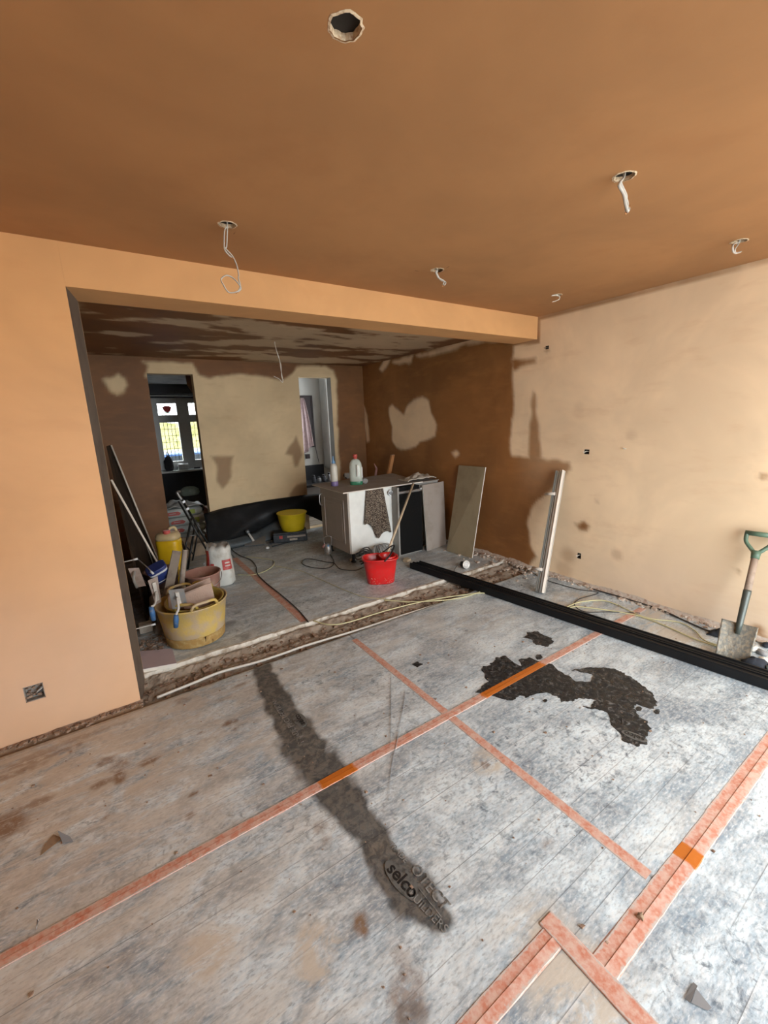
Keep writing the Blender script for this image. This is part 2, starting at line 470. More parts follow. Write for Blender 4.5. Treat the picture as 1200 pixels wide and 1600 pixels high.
def skipB(u, v): return (D1[0] < u < D1[1] and 0 < v < D1[2]) or (D2[0] < u < D2[1] and 0 < v < D2[2])
wall_back = grid('wall_back', (0, Y2, 0), (1, 0, 0), (0, 0, 1), us, vz, 'plaster_rear', (0, 1, 0), 0.13, skipB, attrs={'wet': wet, 'pale': wet*0}, kind='structure')

# inner left wall: damp, very slightly out of square
def dl(u, v):
    return np.stack([0.036+(u-YB)*0.012, u*0, v*0], 1)
us = lines(YB-0.01, Y2+0.02, 0.1); vz = lines(-0.1, 2.62, 0.1)
n = len(us)*len(vz)
wall_left = grid('wall_left', (0, 0, 0), (0, 1, 0), (0, 0, 1), us, vz, 'plaster_rear', (-1, 0, 0), 0.09, disp=dl, attrs={'wet': np.full(n, .85), 'pale': np.zeros(n)}, kind='structure', rim=0.6)

# front wall (left of the opening) with a hole for a socket box, and the beam over the opening
SKL = (-0.449, 0.245, 0.040, 0.043)
us = lines(XW-0.2, XL, 0.05, (SKL[0]-SKL[2], SKL[0]+SKL[2])); vz = lines(-0.1, 2.62, 0.05, (SKL[1]-SKL[3], SKL[1]+SKL[3]))
n = len(us)*len(vz)
def skipL(u, v): return abs(u-SKL[0]) < SKL[2] and abs(v-SKL[1]) < SKL[3]
uu, vv = np.meshgrid(us, vz, indexing='ij')
pale = np.clip((0.16*sstep(vv.ravel(), 2.2, 1.3)+0.34*sstep(vv.ravel(), 1.4, 0.1))*(1+0.8*fbm(uu.ravel()*2, vv.ravel()*2, 29)), 0, 1)
wall_front = grid('wall_front', (0, Y1, 0), (1, 0, 0), (0, 0, 1), us, vz, 'plaster_left', (0, 1, 0), YB-Y1, skipL, attrs={'wet': np.zeros(n), 'pale': pale}, kind='structure')
b = MB(); b.box((XL+0.0004, Y1, HB), (XR+0.02, YB, 2.62))
b.build('wall_beam', 'plaster_left', kind='structure')
n = 2*14
M('jamb_shade', (0.115, 0.085, 0.062), 0.7, dirt=(0.08, 0.055, 0.04), scale=6)  # shade on the reveal put into its colour, far darker than the plaster
grid('wall_jamb', (XL, Y1, -0.1), (0.042, YB-Y1, 0), (0, 0, 1), np.array([0.004, 1.0]), np.linspace(0, HB+0.1, 14), 'jamb_shade', (-1, 0, 0), 0.03, attrs={'wet': np.full(n, 1.0), 'pale': np.zeros(n)}, kind='structure', rim=1.0)

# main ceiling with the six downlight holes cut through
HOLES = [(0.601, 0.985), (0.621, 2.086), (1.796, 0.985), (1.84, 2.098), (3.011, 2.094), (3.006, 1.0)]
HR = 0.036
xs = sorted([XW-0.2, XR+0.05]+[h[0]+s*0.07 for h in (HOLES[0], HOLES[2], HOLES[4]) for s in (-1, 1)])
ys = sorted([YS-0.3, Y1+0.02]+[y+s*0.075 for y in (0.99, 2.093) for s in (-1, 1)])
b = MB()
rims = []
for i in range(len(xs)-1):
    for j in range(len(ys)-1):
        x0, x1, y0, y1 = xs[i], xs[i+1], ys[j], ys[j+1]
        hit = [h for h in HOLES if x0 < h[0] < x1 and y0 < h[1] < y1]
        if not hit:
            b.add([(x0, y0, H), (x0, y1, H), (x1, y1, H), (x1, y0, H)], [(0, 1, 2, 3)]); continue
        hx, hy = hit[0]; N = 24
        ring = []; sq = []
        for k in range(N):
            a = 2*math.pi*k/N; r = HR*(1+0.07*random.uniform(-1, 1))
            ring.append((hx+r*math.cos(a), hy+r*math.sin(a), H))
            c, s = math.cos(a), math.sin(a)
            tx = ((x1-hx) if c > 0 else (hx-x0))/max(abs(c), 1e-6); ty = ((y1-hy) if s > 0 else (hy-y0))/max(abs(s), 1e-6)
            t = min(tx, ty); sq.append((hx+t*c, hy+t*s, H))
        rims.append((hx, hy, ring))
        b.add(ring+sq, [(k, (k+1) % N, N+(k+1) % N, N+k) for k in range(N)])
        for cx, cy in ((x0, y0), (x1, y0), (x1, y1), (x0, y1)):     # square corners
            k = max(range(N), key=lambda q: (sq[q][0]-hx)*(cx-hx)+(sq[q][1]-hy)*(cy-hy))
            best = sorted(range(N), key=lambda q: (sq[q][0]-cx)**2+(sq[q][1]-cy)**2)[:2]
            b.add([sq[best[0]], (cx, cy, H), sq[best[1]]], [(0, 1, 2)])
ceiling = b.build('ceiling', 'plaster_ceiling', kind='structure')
M('paper_edge', (0.72, 0.58, 0.40), 0.9, dirt=(0.45, 0.28, 0.16), scale=120, bump=0.5)
for hx, hy, ring in rims:
    N = len(ring); m = MB()
    up = [(x, y, H+0.014+0.004*random.random()) for x, y, z in ring]
    m.add(list(ring)+up, [(k, N+k, N+(k+1) % N, (k+1) % N) for k in range(N)])
    lip = [(hx+(x-hx)*1.16, hy+(y-hy)*1.16, H-0.0008) for x, y, z in ring]; low_ = [(x, y, H-0.0025) for x, y, z in ring]
    m.add(low_+lip, [(k, N+k, N+(k+1) % N, (k+1) % N) for k in range(N)])
    m.build('hole_rim', 'paper_edge', ceiling)
    m = MB(); m.lathe([(0.10, 0.0), (0.10, 0.11), (0.0001, 0.11)], (hx, hy, H+0.016), 16)
    m.build('hole_void', 'dark_void', ceiling)
b = MB(); b.box((XW-0.3, YS-0.3, H+0.13), (XR+0.2, YB, H+0.2)); b.build('ceiling_void_top', 'dark_void', ceiling)

# rear ceiling: half-dried, streaky
us = lines(0.0, XR+0.02, 0.03); vz = lines(YB-0.02, Y2+0.02, 0.03)
uu, vv = np.meshgrid(us, vz, indexing='ij'); u, v = uu.ravel(), vv.ravel()
s1 = fbm(u*1.7+0.3*v, v*3.2, 31, 5); s2 = fbm(u*3.4+0.4*v, v*7.5, 37, 4)
dry = sstep(s1*1.0+s2*0.9+0.07*sstep(u, 0.6, 1.8)-0.2*sstep(u, 0.9, 0.3)-0.25*sstep(u, 3.05, 3.45)-0.10*sstep(v, 5.3, 5.65), -0.02, 0.12)
ceil2 = grid('ceiling_rear', (0, 0, H2), (1, 0, 0), (0, 1, 0), us, vz, 'plaster_rear_ceiling', (0, 0, 1), 0.06, attrs={'wet': 1-dry*0.85, 'pale': dry*0}, kind='structure')

# walls behind the camera: outer left wall, garden wall with the wide door opening
b = MB(); b.box((XW-0.2, YS-0.3, -0.1), (XW, Y1+0.02, 2.62)); b.build('wall_outer_left', 'plaster_left', kind='structure')
b = MB(); b.box((XW-0.2, YS-0.3, -0.1), (OX0, YS, 2.62)); b.box((OX1, YS-0.3, -0.1), (XR+0.1, YS, 2.62)); b.box((OX0, YS-0.3, OZ1), (OX1, YS, 2.62))
b.build('wall_garden', 'plaster_left', kind='structure')

# ------------------------------------------------------------------ floor sheets
def sheet_attrs(P, rear=False):
    x, y = P[:, 0], P[:, 1]
    tan = np.clip(0.50*sstep(x, 1.9, -0.4)*sstep(y, 0.2, 1.6)+0.28*sstep(y, 1.3, 2.5)*sstep(x, 3.2, 0.9)+0.06, 0, 1)
    if rear: tan = np.clip(0.28+0.5*fbm(x*1.2, y*4, 4), 0, 1)
    for (px, py, r) in ((930, 1060, .0), (495, 1490, .12), (1180, 1570, .0), (870, 1500, .22), (905, 1540, .25), (760, 1190, .1), (590, 1330, .08), (330, 1480, .12), (1000, 960, .3), (1060, 1000, .3), (900, 940, .3)):
        if r <= 0: continue
        c = Zp(px, py); tan = np.maximum(tan, 1-sstep(np.hypot((x-c.x), (y-c.y))+0.1*fbm(x*9, y*9, 7), r*0.3, r))
    br = np.zeros(len(x)); nn = fbm(x*22, y*22, 8, 3)
    for (px, py, rx, ry, a) in ((237, 1188, .05, .03, .9), (186, 1195, .05, .05, .6), (165, 1190, .05, .03, .7), (158, 1225, .05, .025, .8), (187, 1215, .03, .05, .9), (357, 1130, .045, .022, .9), (367, 1140, .02, .012, 1), (303, 1240, .02, .012, 1),
                               (298, 1275, .025, .02, 1), (312, 1145, .025, .015, .7), (165, 1278, .015, .012, .9), (10, 1290, .10, .10, .9), (55, 1255, .08, .03, .7), (285, 1095, .05, .03, .5), (350, 1092, .05, .02, .4), (340, 1050, .08, .02, .6), (375, 1070, .06, .02, .6),
                               (563, 1441, .022, .04, 1), (640, 1540, .05, .05, .5), (627, 1500, .03, .05, .4), (500, 1292, .03, .03, .5), (510, 1315, .025, .02, .5), (540, 1060, .02, .01, .7), (648, 1038, .015, .01, .8), (757, 1195, .022, .022, 1), (750, 1232, .02, .015, .7), (855, 1318, .03, .02, .5),
                               (60, 1185, .2, .03, .6), (20, 1210, .15, .03, .6), (120, 1155, .3, .025, .5), (640, 1575, .06, .06, .6)):
        c = Zp(px, py); d = np.hypot((x-c.x)/rx, (y-c.y)/ry)+nn*1.1
        br = np.maximum(br, a*(1-sstep(d, 0.55, 1.15)))
    for yw in ((Y1, 0.16),):
        br = np.maximum(br, 0.9*sstep(y, yw[0]-yw[1], yw[0])*sstep(x, 0.15, -0.1)*(y < Y1))
    # the long wet streak across the front sheets, edges ragged
    cl = np.array([[Zp(*p).x, Zp(*p).y] for p in ((408, 1040), (425, 1080), (448, 1120), (475, 1165), (505, 1205), (535, 1245), (565, 1290), (595, 1330), (625, 1370), (655, 1405), (684, 1432))])
    wd = np.array([.075, .085, .10, .11, .125, .10, .075, .07, .08, .085, .055])
    d = np.full(len(x), 9.0)
    for k in range(len(cl)-1):
        a, e = cl[k], cl[k+1]-cl[k]; w = P-a; t = np.clip((w@e)/(e@e), 0, 1)
        d = np.minimum(d, np.linalg.norm(w-t[:, None]*e, axis=1)/(wd[k]*(1-t)+wd[k+1]*t))
    tr = 1-sstep(d+fbm(x*16, y*16, 12, 4)*0.8, 0.62, 1.05)
    c = Zp(640, 1590); tr = np.maximum(tr, 0.35*(1-sstep(np.hypot(x-c.x, y-c.y)+fbm(x*20, y*20, 2)*0.06, 0.02, 0.07)))
    if rear:
        tr = tr*0
        for (px, py, r) in ((355, 945, .05), (368, 958, .05), (362, 975, .07), (380, 995, .05), (345, 870, .08), (480, 862, .03)):
            c = Zp(px, py); tr = np.maximum(tr, .55*(1-sstep(np.hypot(x-c.x, y-c.y)+fbm(x*20, y*20, 2)*0.1, r*.4, r)))
        br = br*0
        br = np.maximum(br, 0.7*(1-sstep(np.hypot(x-2.2, (y-4.7))+fbm(x*6, y*6, 3)*0.2, 0.1, 0.35)))
    return tan, br, tr
def sheet(name, x0, x1, y0, y1, rear=False, z=0.0, step=0.0135, cut=None):
    us = lines(x0, x1, step, (cut[0],) if cut else ()); vs_ = lines(y0, y1, step, (cut[1],) if cut else ())
    uu, vv = np.meshgrid(us, vs_, indexing='ij'); P = np.stack([uu.ravel(), vv.ravel()], 1)
    tan, br, tr = sheet_attrs(P, rear)
    def ds(u, v):
        h = 0.004*fbm(u*2.5, v*4, 15, 3)
        e = np.minimum(np.minimum(u-x0, x1-u), np.minimum(v-y0, y1-v))
        return np.stack([u*0, v*0, h*sstep(e, 0.0, 0.06)-0.003*(1-sstep(e, 0, 0.004))], 1)
    return grid(name, (0, 0, z), (1, 0, 0), (0, 1, 0), us, vs_, 'sheet_rear' if rear else 'sheet_front', (0, 0, -1), 0.006, skip=(lambda u, v: u < cut[0] and v < cut[1]) if cut else None, disp=ds, attrs={'tan': tan, 'brown': br, 'track': tr}, parent=floor, smooth=True)
YF = 2.548
sheet('protection_sheet', XW, 1.335, 1.462, YF)
sheet('protection_sheet', 1.335, XR, 1.462, YF)
sheet('protection_sheet', XW, 1.335, 0.424, 1.462, cut=(0.943, 0.552))
sheet('protection_sheet', 1.335, XR, 0.424, 1.462)
sheet('protection_sheet', XW, 0.943, YS, 0.552, step=0.03)
sheet('protection_sheet', 0.943, XR, YS, 0.424, step=0.02)
sheet('protection_sheet', 0.03, 1.165, 2.93, Y2, True, step=0.025)
sheet('protection_sheet', 1.165, XR, 2.93, Y2, True, step=0.025)
b = MB(); b.box((XW, YS, -0.1), (XR, YF, -0.012)); b.box((0, 2.925, -0.1), (XR, 9.1, -0.012)); b.build('floor_bed', 'concrete', floor)

# rough channel where the old outside wall stood
us = lines(-0.02, XR, 0.012); vs_ = lines(2.545, 2.935, 0.012)
def dt(u, v):
    lump = fbm(u*9, v*9, 41, 5)*0.05+0.02*fbm(u*40, v*40, 44, 2)
    ridge = 0.030*np.exp(-((v-2.86)/0.05)**2)+0.016*np.exp(-((v-2.70)/0.05)**2)
    gap = -0.03*np.exp(-((v-2.58)/0.022)**2)
    return np.stack([u*0, v*0, -0.042+lump*0.7+ridge+gap], 1)
grid('wall_footing', (0, 0, 0), (1, 0, 0), (0, 1, 0), us, vs_, 'concrete', (0, 0, -1), 0.05, disp=dt, parent=floor, smooth=False)
us = lines(0.0, XR-0.01, 0.02); vs_ = np.array([0, .008, .02, .034, .042])
def de(u, v):
    w = fbm(u*6, v*0+3, 51)*0.03+fbm(u*30, v*20, 52)*0.016
    hh = np.where((v < 0.004) | (v > 0.04), -0.03, 0.006+0.006*fbm(u*25, v*60, 53))
    return np.stack([u*0, 2.898+w, hh], 1)
grid('screed_lip', (0, 0, 0), (1, 0, 0), (0, 1, 0), us, vs_, 'screed_edge', (0, 0, -1), 0.02, disp=de, parent=floor)
def de2(u, v):
    w = fbm(u*7, v*0+8, 54)*0.05+fbm(u*30, v*20, 55)*0.02
    hh = np.where((v < 0.004) | (v > 0.04), -0.05, -0.018+0.012*fbm(u*25, v*60, 56))
    return np.stack([u*0, 2.845+w, hh], 1)
grid('screed_lip', (0, 0, 0), (1, 0, 0), (0, 1, 0), us, vs_*1.0, 'screed_edge', (0, 0, -1), 0.02, disp=de2, parent=floor)

def crumbs(name, label, pts, mat, cat='rubble'):
    m = MB()
    for (x, y, z, r) in pts: m.rock((x, y, z), r)
    return m.build(name, mat, floor, kind='stuff')
P_ = []
for k in range(420):      # foot of the front wall
    x = random.uniform(-1.5, 0.02); r = abs(random.gauss(0.003, 0.004))+0.002
    P_.append((x, Y1-0.012-abs(random.gauss(0, 0.02)), r*0.3, r))
crumbs('plaster_crumbs', 'broken plaster crumbs along the foot of the left front wall', P_, 'rubble')
P_ = []
for k in range(520):      # foot of the right wall
    y = random.uniform(0.2, 4.2); r = abs(random.gauss(0.006, 0.007))+0.003
    P_.append((XR-0.012-abs(random.gauss(0, 0.03)), y, r*0.3, r))
for k in range(160):
    y = random.uniform(2.4, 3.6); r = abs(random.gauss(0.008, 0.009))+0.003
    P_.append((XR-0.02-abs(random.gauss(0, 0.12)), y, r*0.3-(0.03 if 2.56 < y < 2.9 else 0), r))
crumbs('plaster_crumbs', 'plaster crumbs and grit along the foot of the right wall', P_, 'rubble_pale')
P_ = []
for k in range(500):
    x = random.uniform(0.02, 3.4); r = abs(random.gauss(0.006, 0.008))+0.003
    P_.append((x, random.uniform(2.58, 2.86), -0.03, r))
crumbs('masonry_rubble', 'brown masonry rubble in the channel between the two floors', P_, 'rubble')
P_ = []
for k in range(260):
    x = random.uniform(-0.6, 3.3); y = random.uniform(0.25, 2.5); r = abs(random.gauss(0, 0.0028))+0.0012
    P_.append((x, y, 0.002, r))
crumbs('floor_grit', 'scattered brown grit lying over the grey front floor sheets', P_, 'rubble', 'grit')
# ragged skirting line at the foot of the right wall
us = lines(0.15, 4.2, 0.02); vs_ = np.array([0., .25, .5, .75, 1.])
def dsk(u, v):
    h = 0.035+0.05*np.clip(fbm(u*5, u*0, 61)+0.1, 0, 1)+0.012*fbm(u*40, v*6, 62)
    out = 0.02+0.02*np.clip(fbm(u*6, u*0, 63)+.2, 0, 1)
    return np.stack([XR-out*(1-v)**1.5, u, h*v-0.004], 1)
grid('baseboard_right', (0, 0, 0), (0, 0, 0), (0, 0, 0), us, vs_, 'rubble_pale', (1, 0, 0), 0.01, disp=dsk, kind='structure')
us = lines(XW, XL+0.01, 0.02)
def dsk2(u, v):
    h = 0.006+0.022*np.clip(fbm(u*6, u*0, 64)+.1, 0, 1)+0.006*fbm(u*60, v*6, 65)
    out = 0.01+0.05*np.clip(fbm(u*7, u*0, 66)+.1, 0, 1)
    return np.stack([u, Y1-out*(1-v)**1.3, h*v-0.004], 1)
grid('baseboard_front', (0, 0, 0), (0, 0, 0), (0, 0, 0), us, vs_, 'rubble', (0, 1, 0), 0.01, disp=dsk2, kind='structure')

# ------------------------------------------------------------------ rooms seen through the doorways
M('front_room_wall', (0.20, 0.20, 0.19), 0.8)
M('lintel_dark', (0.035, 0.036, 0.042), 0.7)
M('ceiling_grey', (0.75, 0.76, 0.77), 0.8, dirt=(0.5, 0.51, 0.52), scale=5)
M('brown_wood', (0.20, 0.085, 0.03), 0.6, dirt=(0.11, 0.045, 0.018), scale=8)
M('hall_gloss', (0.56, 0.55, 0.51), 0.2, dirt=(0.48, 0.47, 0.43), scale=3)
YW = 8.40
b = MB(); b.box((-0.6, 5.822, -0.09), (2.25, YW+0.4, -0.002)); b.build('floor_front_room', 'concrete', kind='structure')
b = MB(); b.box((-0.6, 5.822, 2.235), (2.25, YW+0.4, 2.46)); b.build('ceiling_front_room', 'ceiling_grey', kind='structure')
b = MB(); b.box((-0.7, 5.84, -0.05), (-0.6, YW+0.3, 2.46)); b.build('wall_front_room_left', 'front_room_wall', kind='structure')
b = MB(); b.box((2.2, 5.822, -0.05), (2.28, 8.6, 2.46)); b.build('wall_front_room_right', 'front_room_wall', kind='structure')
WX0, WX1, WZ0, WZ1 = 0.72, 2.1, 0.80, 2.06
b = MB()
b.box((-0.65, YW, -0.05), (WX0, YW+0.28, 2.46)); b.box((WX1, YW, -0.05), (2.25, YW+0.28, 2.46)); b.box((WX0, YW, -0.05), (WX1, YW+0.28, WZ0)); b.box((WX0, YW, WZ1), (WX1, YW+0.28, 2.46))
b.build('wall_street', 'lintel_dark', kind='structure')
b = MB(); b.box((-0.6, 7.85, 2.085), (2.2, 7.95, 2.235)); b.build('trim_1', 'lintel_dark', kind='structure')
b = MB(); b.tube([(0.3, 7.93, 2.06), (2.15, 7.93, 2.06)], 0.011); b.build('trim_2', 'white_frame', kind='structure')
portal('street_portal', ((WX0+WX1)/2, YW+0.3, (WZ0+WZ1)/2), WX1-WX0, WZ1-WZ0, (math.radians(-90), 0, 0))
# the window: frame, mullions, panes and lead bars
win = thing('window_1', None, None, (WX0, YW+0.1, WZ0), kind='structure')
YG = YW+0.10
fr = MB()
for x0, x1 in ((WX0, 0.985), (1.285, 1.485), (1.80, WX1)):
    fr.box((x0, YG-0.03, WZ0), (x1, YG+0.04, WZ1))
for z0, z1 in ((WZ0, 0.95), (1.635, 1.765), (1.965, WZ1)):
    fr.box((0.98, YG-0.025, z0), (1.29, YG+0.035, z1)); fr.box((1.48, YG-0.025, z0), (1.81, YG+0.035, z1))
fr.build('window_frame', 'white_frame', win, bevel=0.004)
b = MB(); b.box((WX0-0.05, YW-0.16, WZ0-0.035), (WX1+0.05, YW+0.08, WZ0)); b.build('window_sill', 'white_frame', win, bevel=0.004)
gm = newmat('glass'); gm.b.inputs['Transmission Weight'].default_value = 1; gm.b.inputs['Roughness'].default_value = 0.0; gm.b.inputs['IOR'].default_value = 1.02
gm.out((0.95, 0.97, 0.97))
M('lead', (0.06, 0.06, 0.065), 0.5)
M('red_glass', (0.75, 0.02, 0.02), 0.25); M('green_glass', (0.10, 0.42, 0.12), 0.25)
for x0, x1 in ((0.985, 1.285), (1.485, 1.80)):
    for z0, z1 in ((0.95, 1.635), (1.765, 1.965)):
        b = MB(); b.box((x0, YG, z0), (x1, YG+0.005, z1)); pane = b.build('pane', 'glass', win)
        for k in range(1, 5):
            x = x0+(x1-x0)*k/5; b = MB(); b.box((x-0.004, YG-0.004, z0), (x+0.004, YG+0.001, z1)); b.build('lead_bar', 'lead', pane)
        nz_ = 6 if z1-z0 > 0.4 else 3
        for k in range(1, nz_):
            z = z0+(z1-z0)*k/nz_; b = MB(); b.box((x0, YG-0.004, z-0.0035), (x1, YG+0.001, z+0.0035)); b.build('lead_bar', 'lead', pane)
        if z0 > 1.7 and x0 < 1.2:
            cx = (x0+x1)/2; b = MB(); q = [(cx+0.07*math.cos(a), YG-0.006, 1.90+0.09*math.sin(a)*(1 if a > math.pi else 0.25)) for a in np.linspace(0, 2*math.pi, 24, endpoint=False)]
            b.slab(q, (0, 1, 0), 0.004); b.build('red_glass_flower', 'red_glass', pane)
            b = MB(); b.tube(smooth_path([(cx-0.08, YG-0.004, 1.83), (cx, YG-0.004, 1.805), (cx+0.08, YG-0.004, 1.83)]), 0.006); b.build('green_glass_stem', 'green_glass', pane)
# street outside: lawn, hedge, parked car
M('lawn', (0.28, 0.36, 0.07), 0.95, dirt=(0.45, 0.42, 0.10), scale=3, bump=0.5); M('hedge_leaf', (0.36, 0.33, 0.13), 0.9, dirt=(0.19, 0.20, 0.06), scale=7, bump=0.8, bscale=30)
M('road', (0.25, 0.25, 0.26), 0.9)
b = MB(); b.box((-14, YW+0.28, -0.5), (20, 30, -0.3)); b.build('ground_street', 'road', kind='structure')
us = lines(-3, 8, 0.16); vs_ = lines(-0.3, 1.72, 0.16)
def dh(u, v): return np.stack([u*0, 0.35*fbm(u*3, v*3, 71)-0.2*np.clip(v-1.2, 0, 1), 0.18*fbm(u*2.5, v, 72)*(v > 1.4)], 1)
hg = grid('garden_hedge', (0, 14.5, 0), (1, 0, 0), (0, 0, 1), us, vs_, 'hedge_leaf', (0, 1, 0), 0.9, disp=dh)
setp(hg, 'sunny yellow-green hedge seen through the leaded window', 'hedge')
M('car_blue', (0.045, 0.10, 0.24), 0.2, coat=0.6); M('car_glass', (0.03, 0.035, 0.04), 0.1); M('tyre', (0.02, 0.02, 0.02), 0.8)
car = thing('car', 'pale blue parked car outside beyond the leaded window', 'car', (1.9, 11.6, -0.3))
prof = [(-1.9, .3), (-1.95, .62), (-1.6, .82), (-1.15, .88), (-.6, 1.28), (.7, 1.30), (1.35, .92), (1.9, .82), (1.98, .5), (1.9, .3)]
b = MB(); b.slab([(1.9+x, 10.9, -0.3+z) for x, z in prof], (0, 1, 0), 1.5); b.build('car_body', 'car_blue', car, bevel=0.05)
b = MB(); b.slab([(1.9+x, 10.89, -0.3+z) for x, z in ((-1.02, .9), (-.55, 1.2), (.62, 1.22), (1.12, .93))], (0, -1, 0), 0.01); b.build('side_window', 'car_glass', car)
for x in (-1.25, 1.3):
    b = MB(); b.tube([(1.9+x, 10.86, 0.0), (1.9+x, 11.06, 0.0)], 0.3, 20); b.build('wheel', 'tyre', car)
# things on the window sill
M('dark_cloth', (0.045, 0.045, 0.05), 0.9); M('white_plastic', (0.68, 0.68, 0.66), 0.4); M('grey_plastic', (0.25, 0.25, 0.25), 0.5)
sb = thing('sill_bag', 'dark folded bag standing on the window sill', 'bag', (1.02, YW-0.06, WZ0+0.002))
b = MB(); b.lathe([(.06, 0), (.075, .05), (.07, .16), (.05, .22), (.015, .25)], (1.02, YW-0.06, WZ0+0.002), 14, 1.0, 0.7, jit=.15); b.build('bag_body', 'dark_cloth', sb)
b = MB(); b.tube(smooth_path([(1.0, YW-0.06, 1.04), (1.02, YW-0.06, 1.13), (1.05, YW-0.06, 1.04)]), 0.006); b.build('bag_strap', 'dark_cloth', sb)
rl = thing('paper_roll', 'white paper roll lying on the window sill', 'roll', (1.24, YW-0.06, WZ0+0.002))
b = MB(); b.tube([(1.16, YW-0.06, WZ0+0.057), (1.33, YW-0.06, WZ0+0.057)], 0.055, 18); b.build('paper', 'white_plastic', rl)
b = MB(); b.tube([(1.155, YW-0.06, WZ0+0.057), (1.335, YW-0.06, WZ0+0.057)], 0.018, 12); b.build('tube_core', 'grey_plastic', rl)
tl = thing('sill_tool', 'small dark hand tool lying at the right of the window sill', 'tool', (1.5, YW-0.08, WZ0+0.001))
b = MB(); b.box((1.42, YW-0.11, WZ0+0.001), (1.52, YW-0.07, WZ0+0.03)); b.build('tool_body', 'dark_cloth', tl, bevel=0.004)
b = MB(); b.tube([(1.52, YW-0.09, WZ0+0.015), (1.6, YW-0.09, WZ0+0.015)], 0.008); b.build('tool_handle', 'grey_plastic', tl)
# loose brown timber bracket behind the right jamb, seen at the head of the doorway
b = MB(); b.slab([Yp(290, 586, 6.4), Yp(306, 586, 6.4), Yp(309, 617, 6.4), Yp(300, 612, 6.4), Yp(293, 602, 6.4)], (0, 1, 0), 0.03)
b.build('timber_bracket', 'brown_wood', kind='structure')

# hall behind the right doorway
b = MB(); b.box((3.50, 5.72, -0.05), (3.95, 5.86, 2.62)); b.build('wall_hall_front', 'grey_paint', kind='structure')
b = MB(); b.box((-0.75, 5.70, -0.05), (-0.04, 5.86, 2.62)); b.build('wall_front_room_front', 'front_room_wall', kind='structure')
b = MB(); b.box((2.30, 5.822, -0.09), (3.9, 8.6, -0.002)); b.build('floor_hall', 'concrete', kind='structure')
b = MB(); b.box((2.30, 5.822, 2.36), (3.9, 8.6, 2.46)); b.build('ceiling_hall', 'ceiling_grey', kind='structure')
b = MB(); b.box((2.285, 7.02, -0.05), (3.9, 7.14, 2.40)); b.build('wall_hall_back', 'hall_gloss', kind='structure')
b = MB(); b.box((3.38, 6.72, 0.72), (3.9, 7.02, 2.38)); b.build('wall_hall_corner', 'hall_gloss', kind='structure', bevel=0.05)
b = MB(); b.box((3.82, 5.84, -0.05), (3.92, 5.95, 2.40)); b.box((3.82, 6.68, -0.05), (3.92, 7.1, 2.40)); b.box((3.82, 5.95, -0.05), (3.92, 6.68, 0.9)); b.box((3.82, 5.95, 2.15), (3.92, 6.68, 2.40)); b.build('wall_hall_right', 'grey_paint', kind='structure')  # unseen opening added in this wall to let sky light into the hall
b = MB(); b.box((D2[1]-0.004, Y2+0.004, 0.0), (D2[1]+0.012, Y2+0.128, D2[2])); b.build('trim_3', 'grey_paint', kind='structure')
M('mirror_dark', (0.025, 0.012, 0.012), 0.3); M('pink_towel', (0.52, 0.40, 0.40), 0.95, dirt=(0.40, 0.29, 0.30), scale=20, bump=0.3)
wf = thing('wall_frame', 'dark framed panel on the hall wall behind the pink towel', 'frame', (3.1, 7.0, 1.13))
b = MB(); b.box((2.86, 6.985, 1.13), (3.22, 7.0185, 1.985)); b.build('panel', 'mirror_dark', wf)
b = MB(); b.box((3.205, 6.975, 1.12), (3.235, 7.018, 2.0)); b.box((2.85, 6.975, 1.97), (3.235, 7.018, 2.0)); b.box((2.85, 6.975, 1.115), (3.235, 7.018, 1.14)); b.build('frame_border', 'mirror_dark', wf, bevel=0.004)
us = lines(0, 1, 0.05); vs_ = lines(0, 1, 0.05)
def dtw(u, v):
    w = 0.055+0.20*v**0.7; x = 3.03+(u-0.5)*w+0.03*v; z = 1.96-(0.88+0.06*np.sin(u*5))*v
    y = 6.945+0.018*np.sin(u*17+v*2)*(0.3+v)+0.01*np.sin(u*31)
    return np.stack([x, y, z], 1)
tw = grid('hanging_towel', (0, 0, 0), (0, 0, 0), (0, 0, 0), us, vs_, 'pink_towel', (0, 1, 0), 0.012, disp=dtw, smooth=True)
setp(tw, 'pink towel hanging on the hall wall behind the right doorway', 'towel')
M('black_worktop', (0.018, 0.018, 0.02), 0.35); M('cabinet_grey', (0.30, 0.31, 0.32), 0.5)
hc = thing('hall_counter', 'grey unit with a black top standing behind the right doorway', 'counter', (2.9, 6.7, 0))
b = MB(); b.box((2.3, 6.4, 0.0), (3.36, 7.0, 0.50)); b.build('cabinet_body', 'cabinet_grey', hc, bevel=0.005)
b = MB(); b.box((2.29, 6.38, 0.50), (3.37, 7.01, 0.54)); b.build('worktop', 'black_worktop', hc, bevel=0.004)
b = MB(); b.box((2.29, 6.985, 0.54), (3.37, 7.015, 0.80)); b.build('splashback', 'black_worktop', hc)
for k, (x, w, h, mt) in enumerate(((2.98, .035, .13, 'dark_cloth'), (3.08, .03, .09, 'grey_plastic'), (3.17, .035, .12, 'dark_cloth'), (3.27, .028, .14, 'grey_plastic'))):
    jr = thing('counter_jar', ['small dark jar at the left on the black hall worktop', 'low grey jar on the black hall worktop', 'dark jar in the middle of the black hall worktop', 'tall grey jar nearest the corner on the black hall worktop'][k], 'jar', (x, 6.6, 0.54), 'jars on the hall worktop')
    b = MB(); b.lathe([(w*.9, 0), (w, .01), (w, h*.7), (w*.7, h*.8)], (x, 6.6, 0.541), 12); b.build('jar_body', mt, jr)
    b = MB(); b.lathe([(w*.72, h*.8), (w*.72, h)], (x, 6.6, 0.541), 12); b.build('lid', 'dark_cloth', jr)
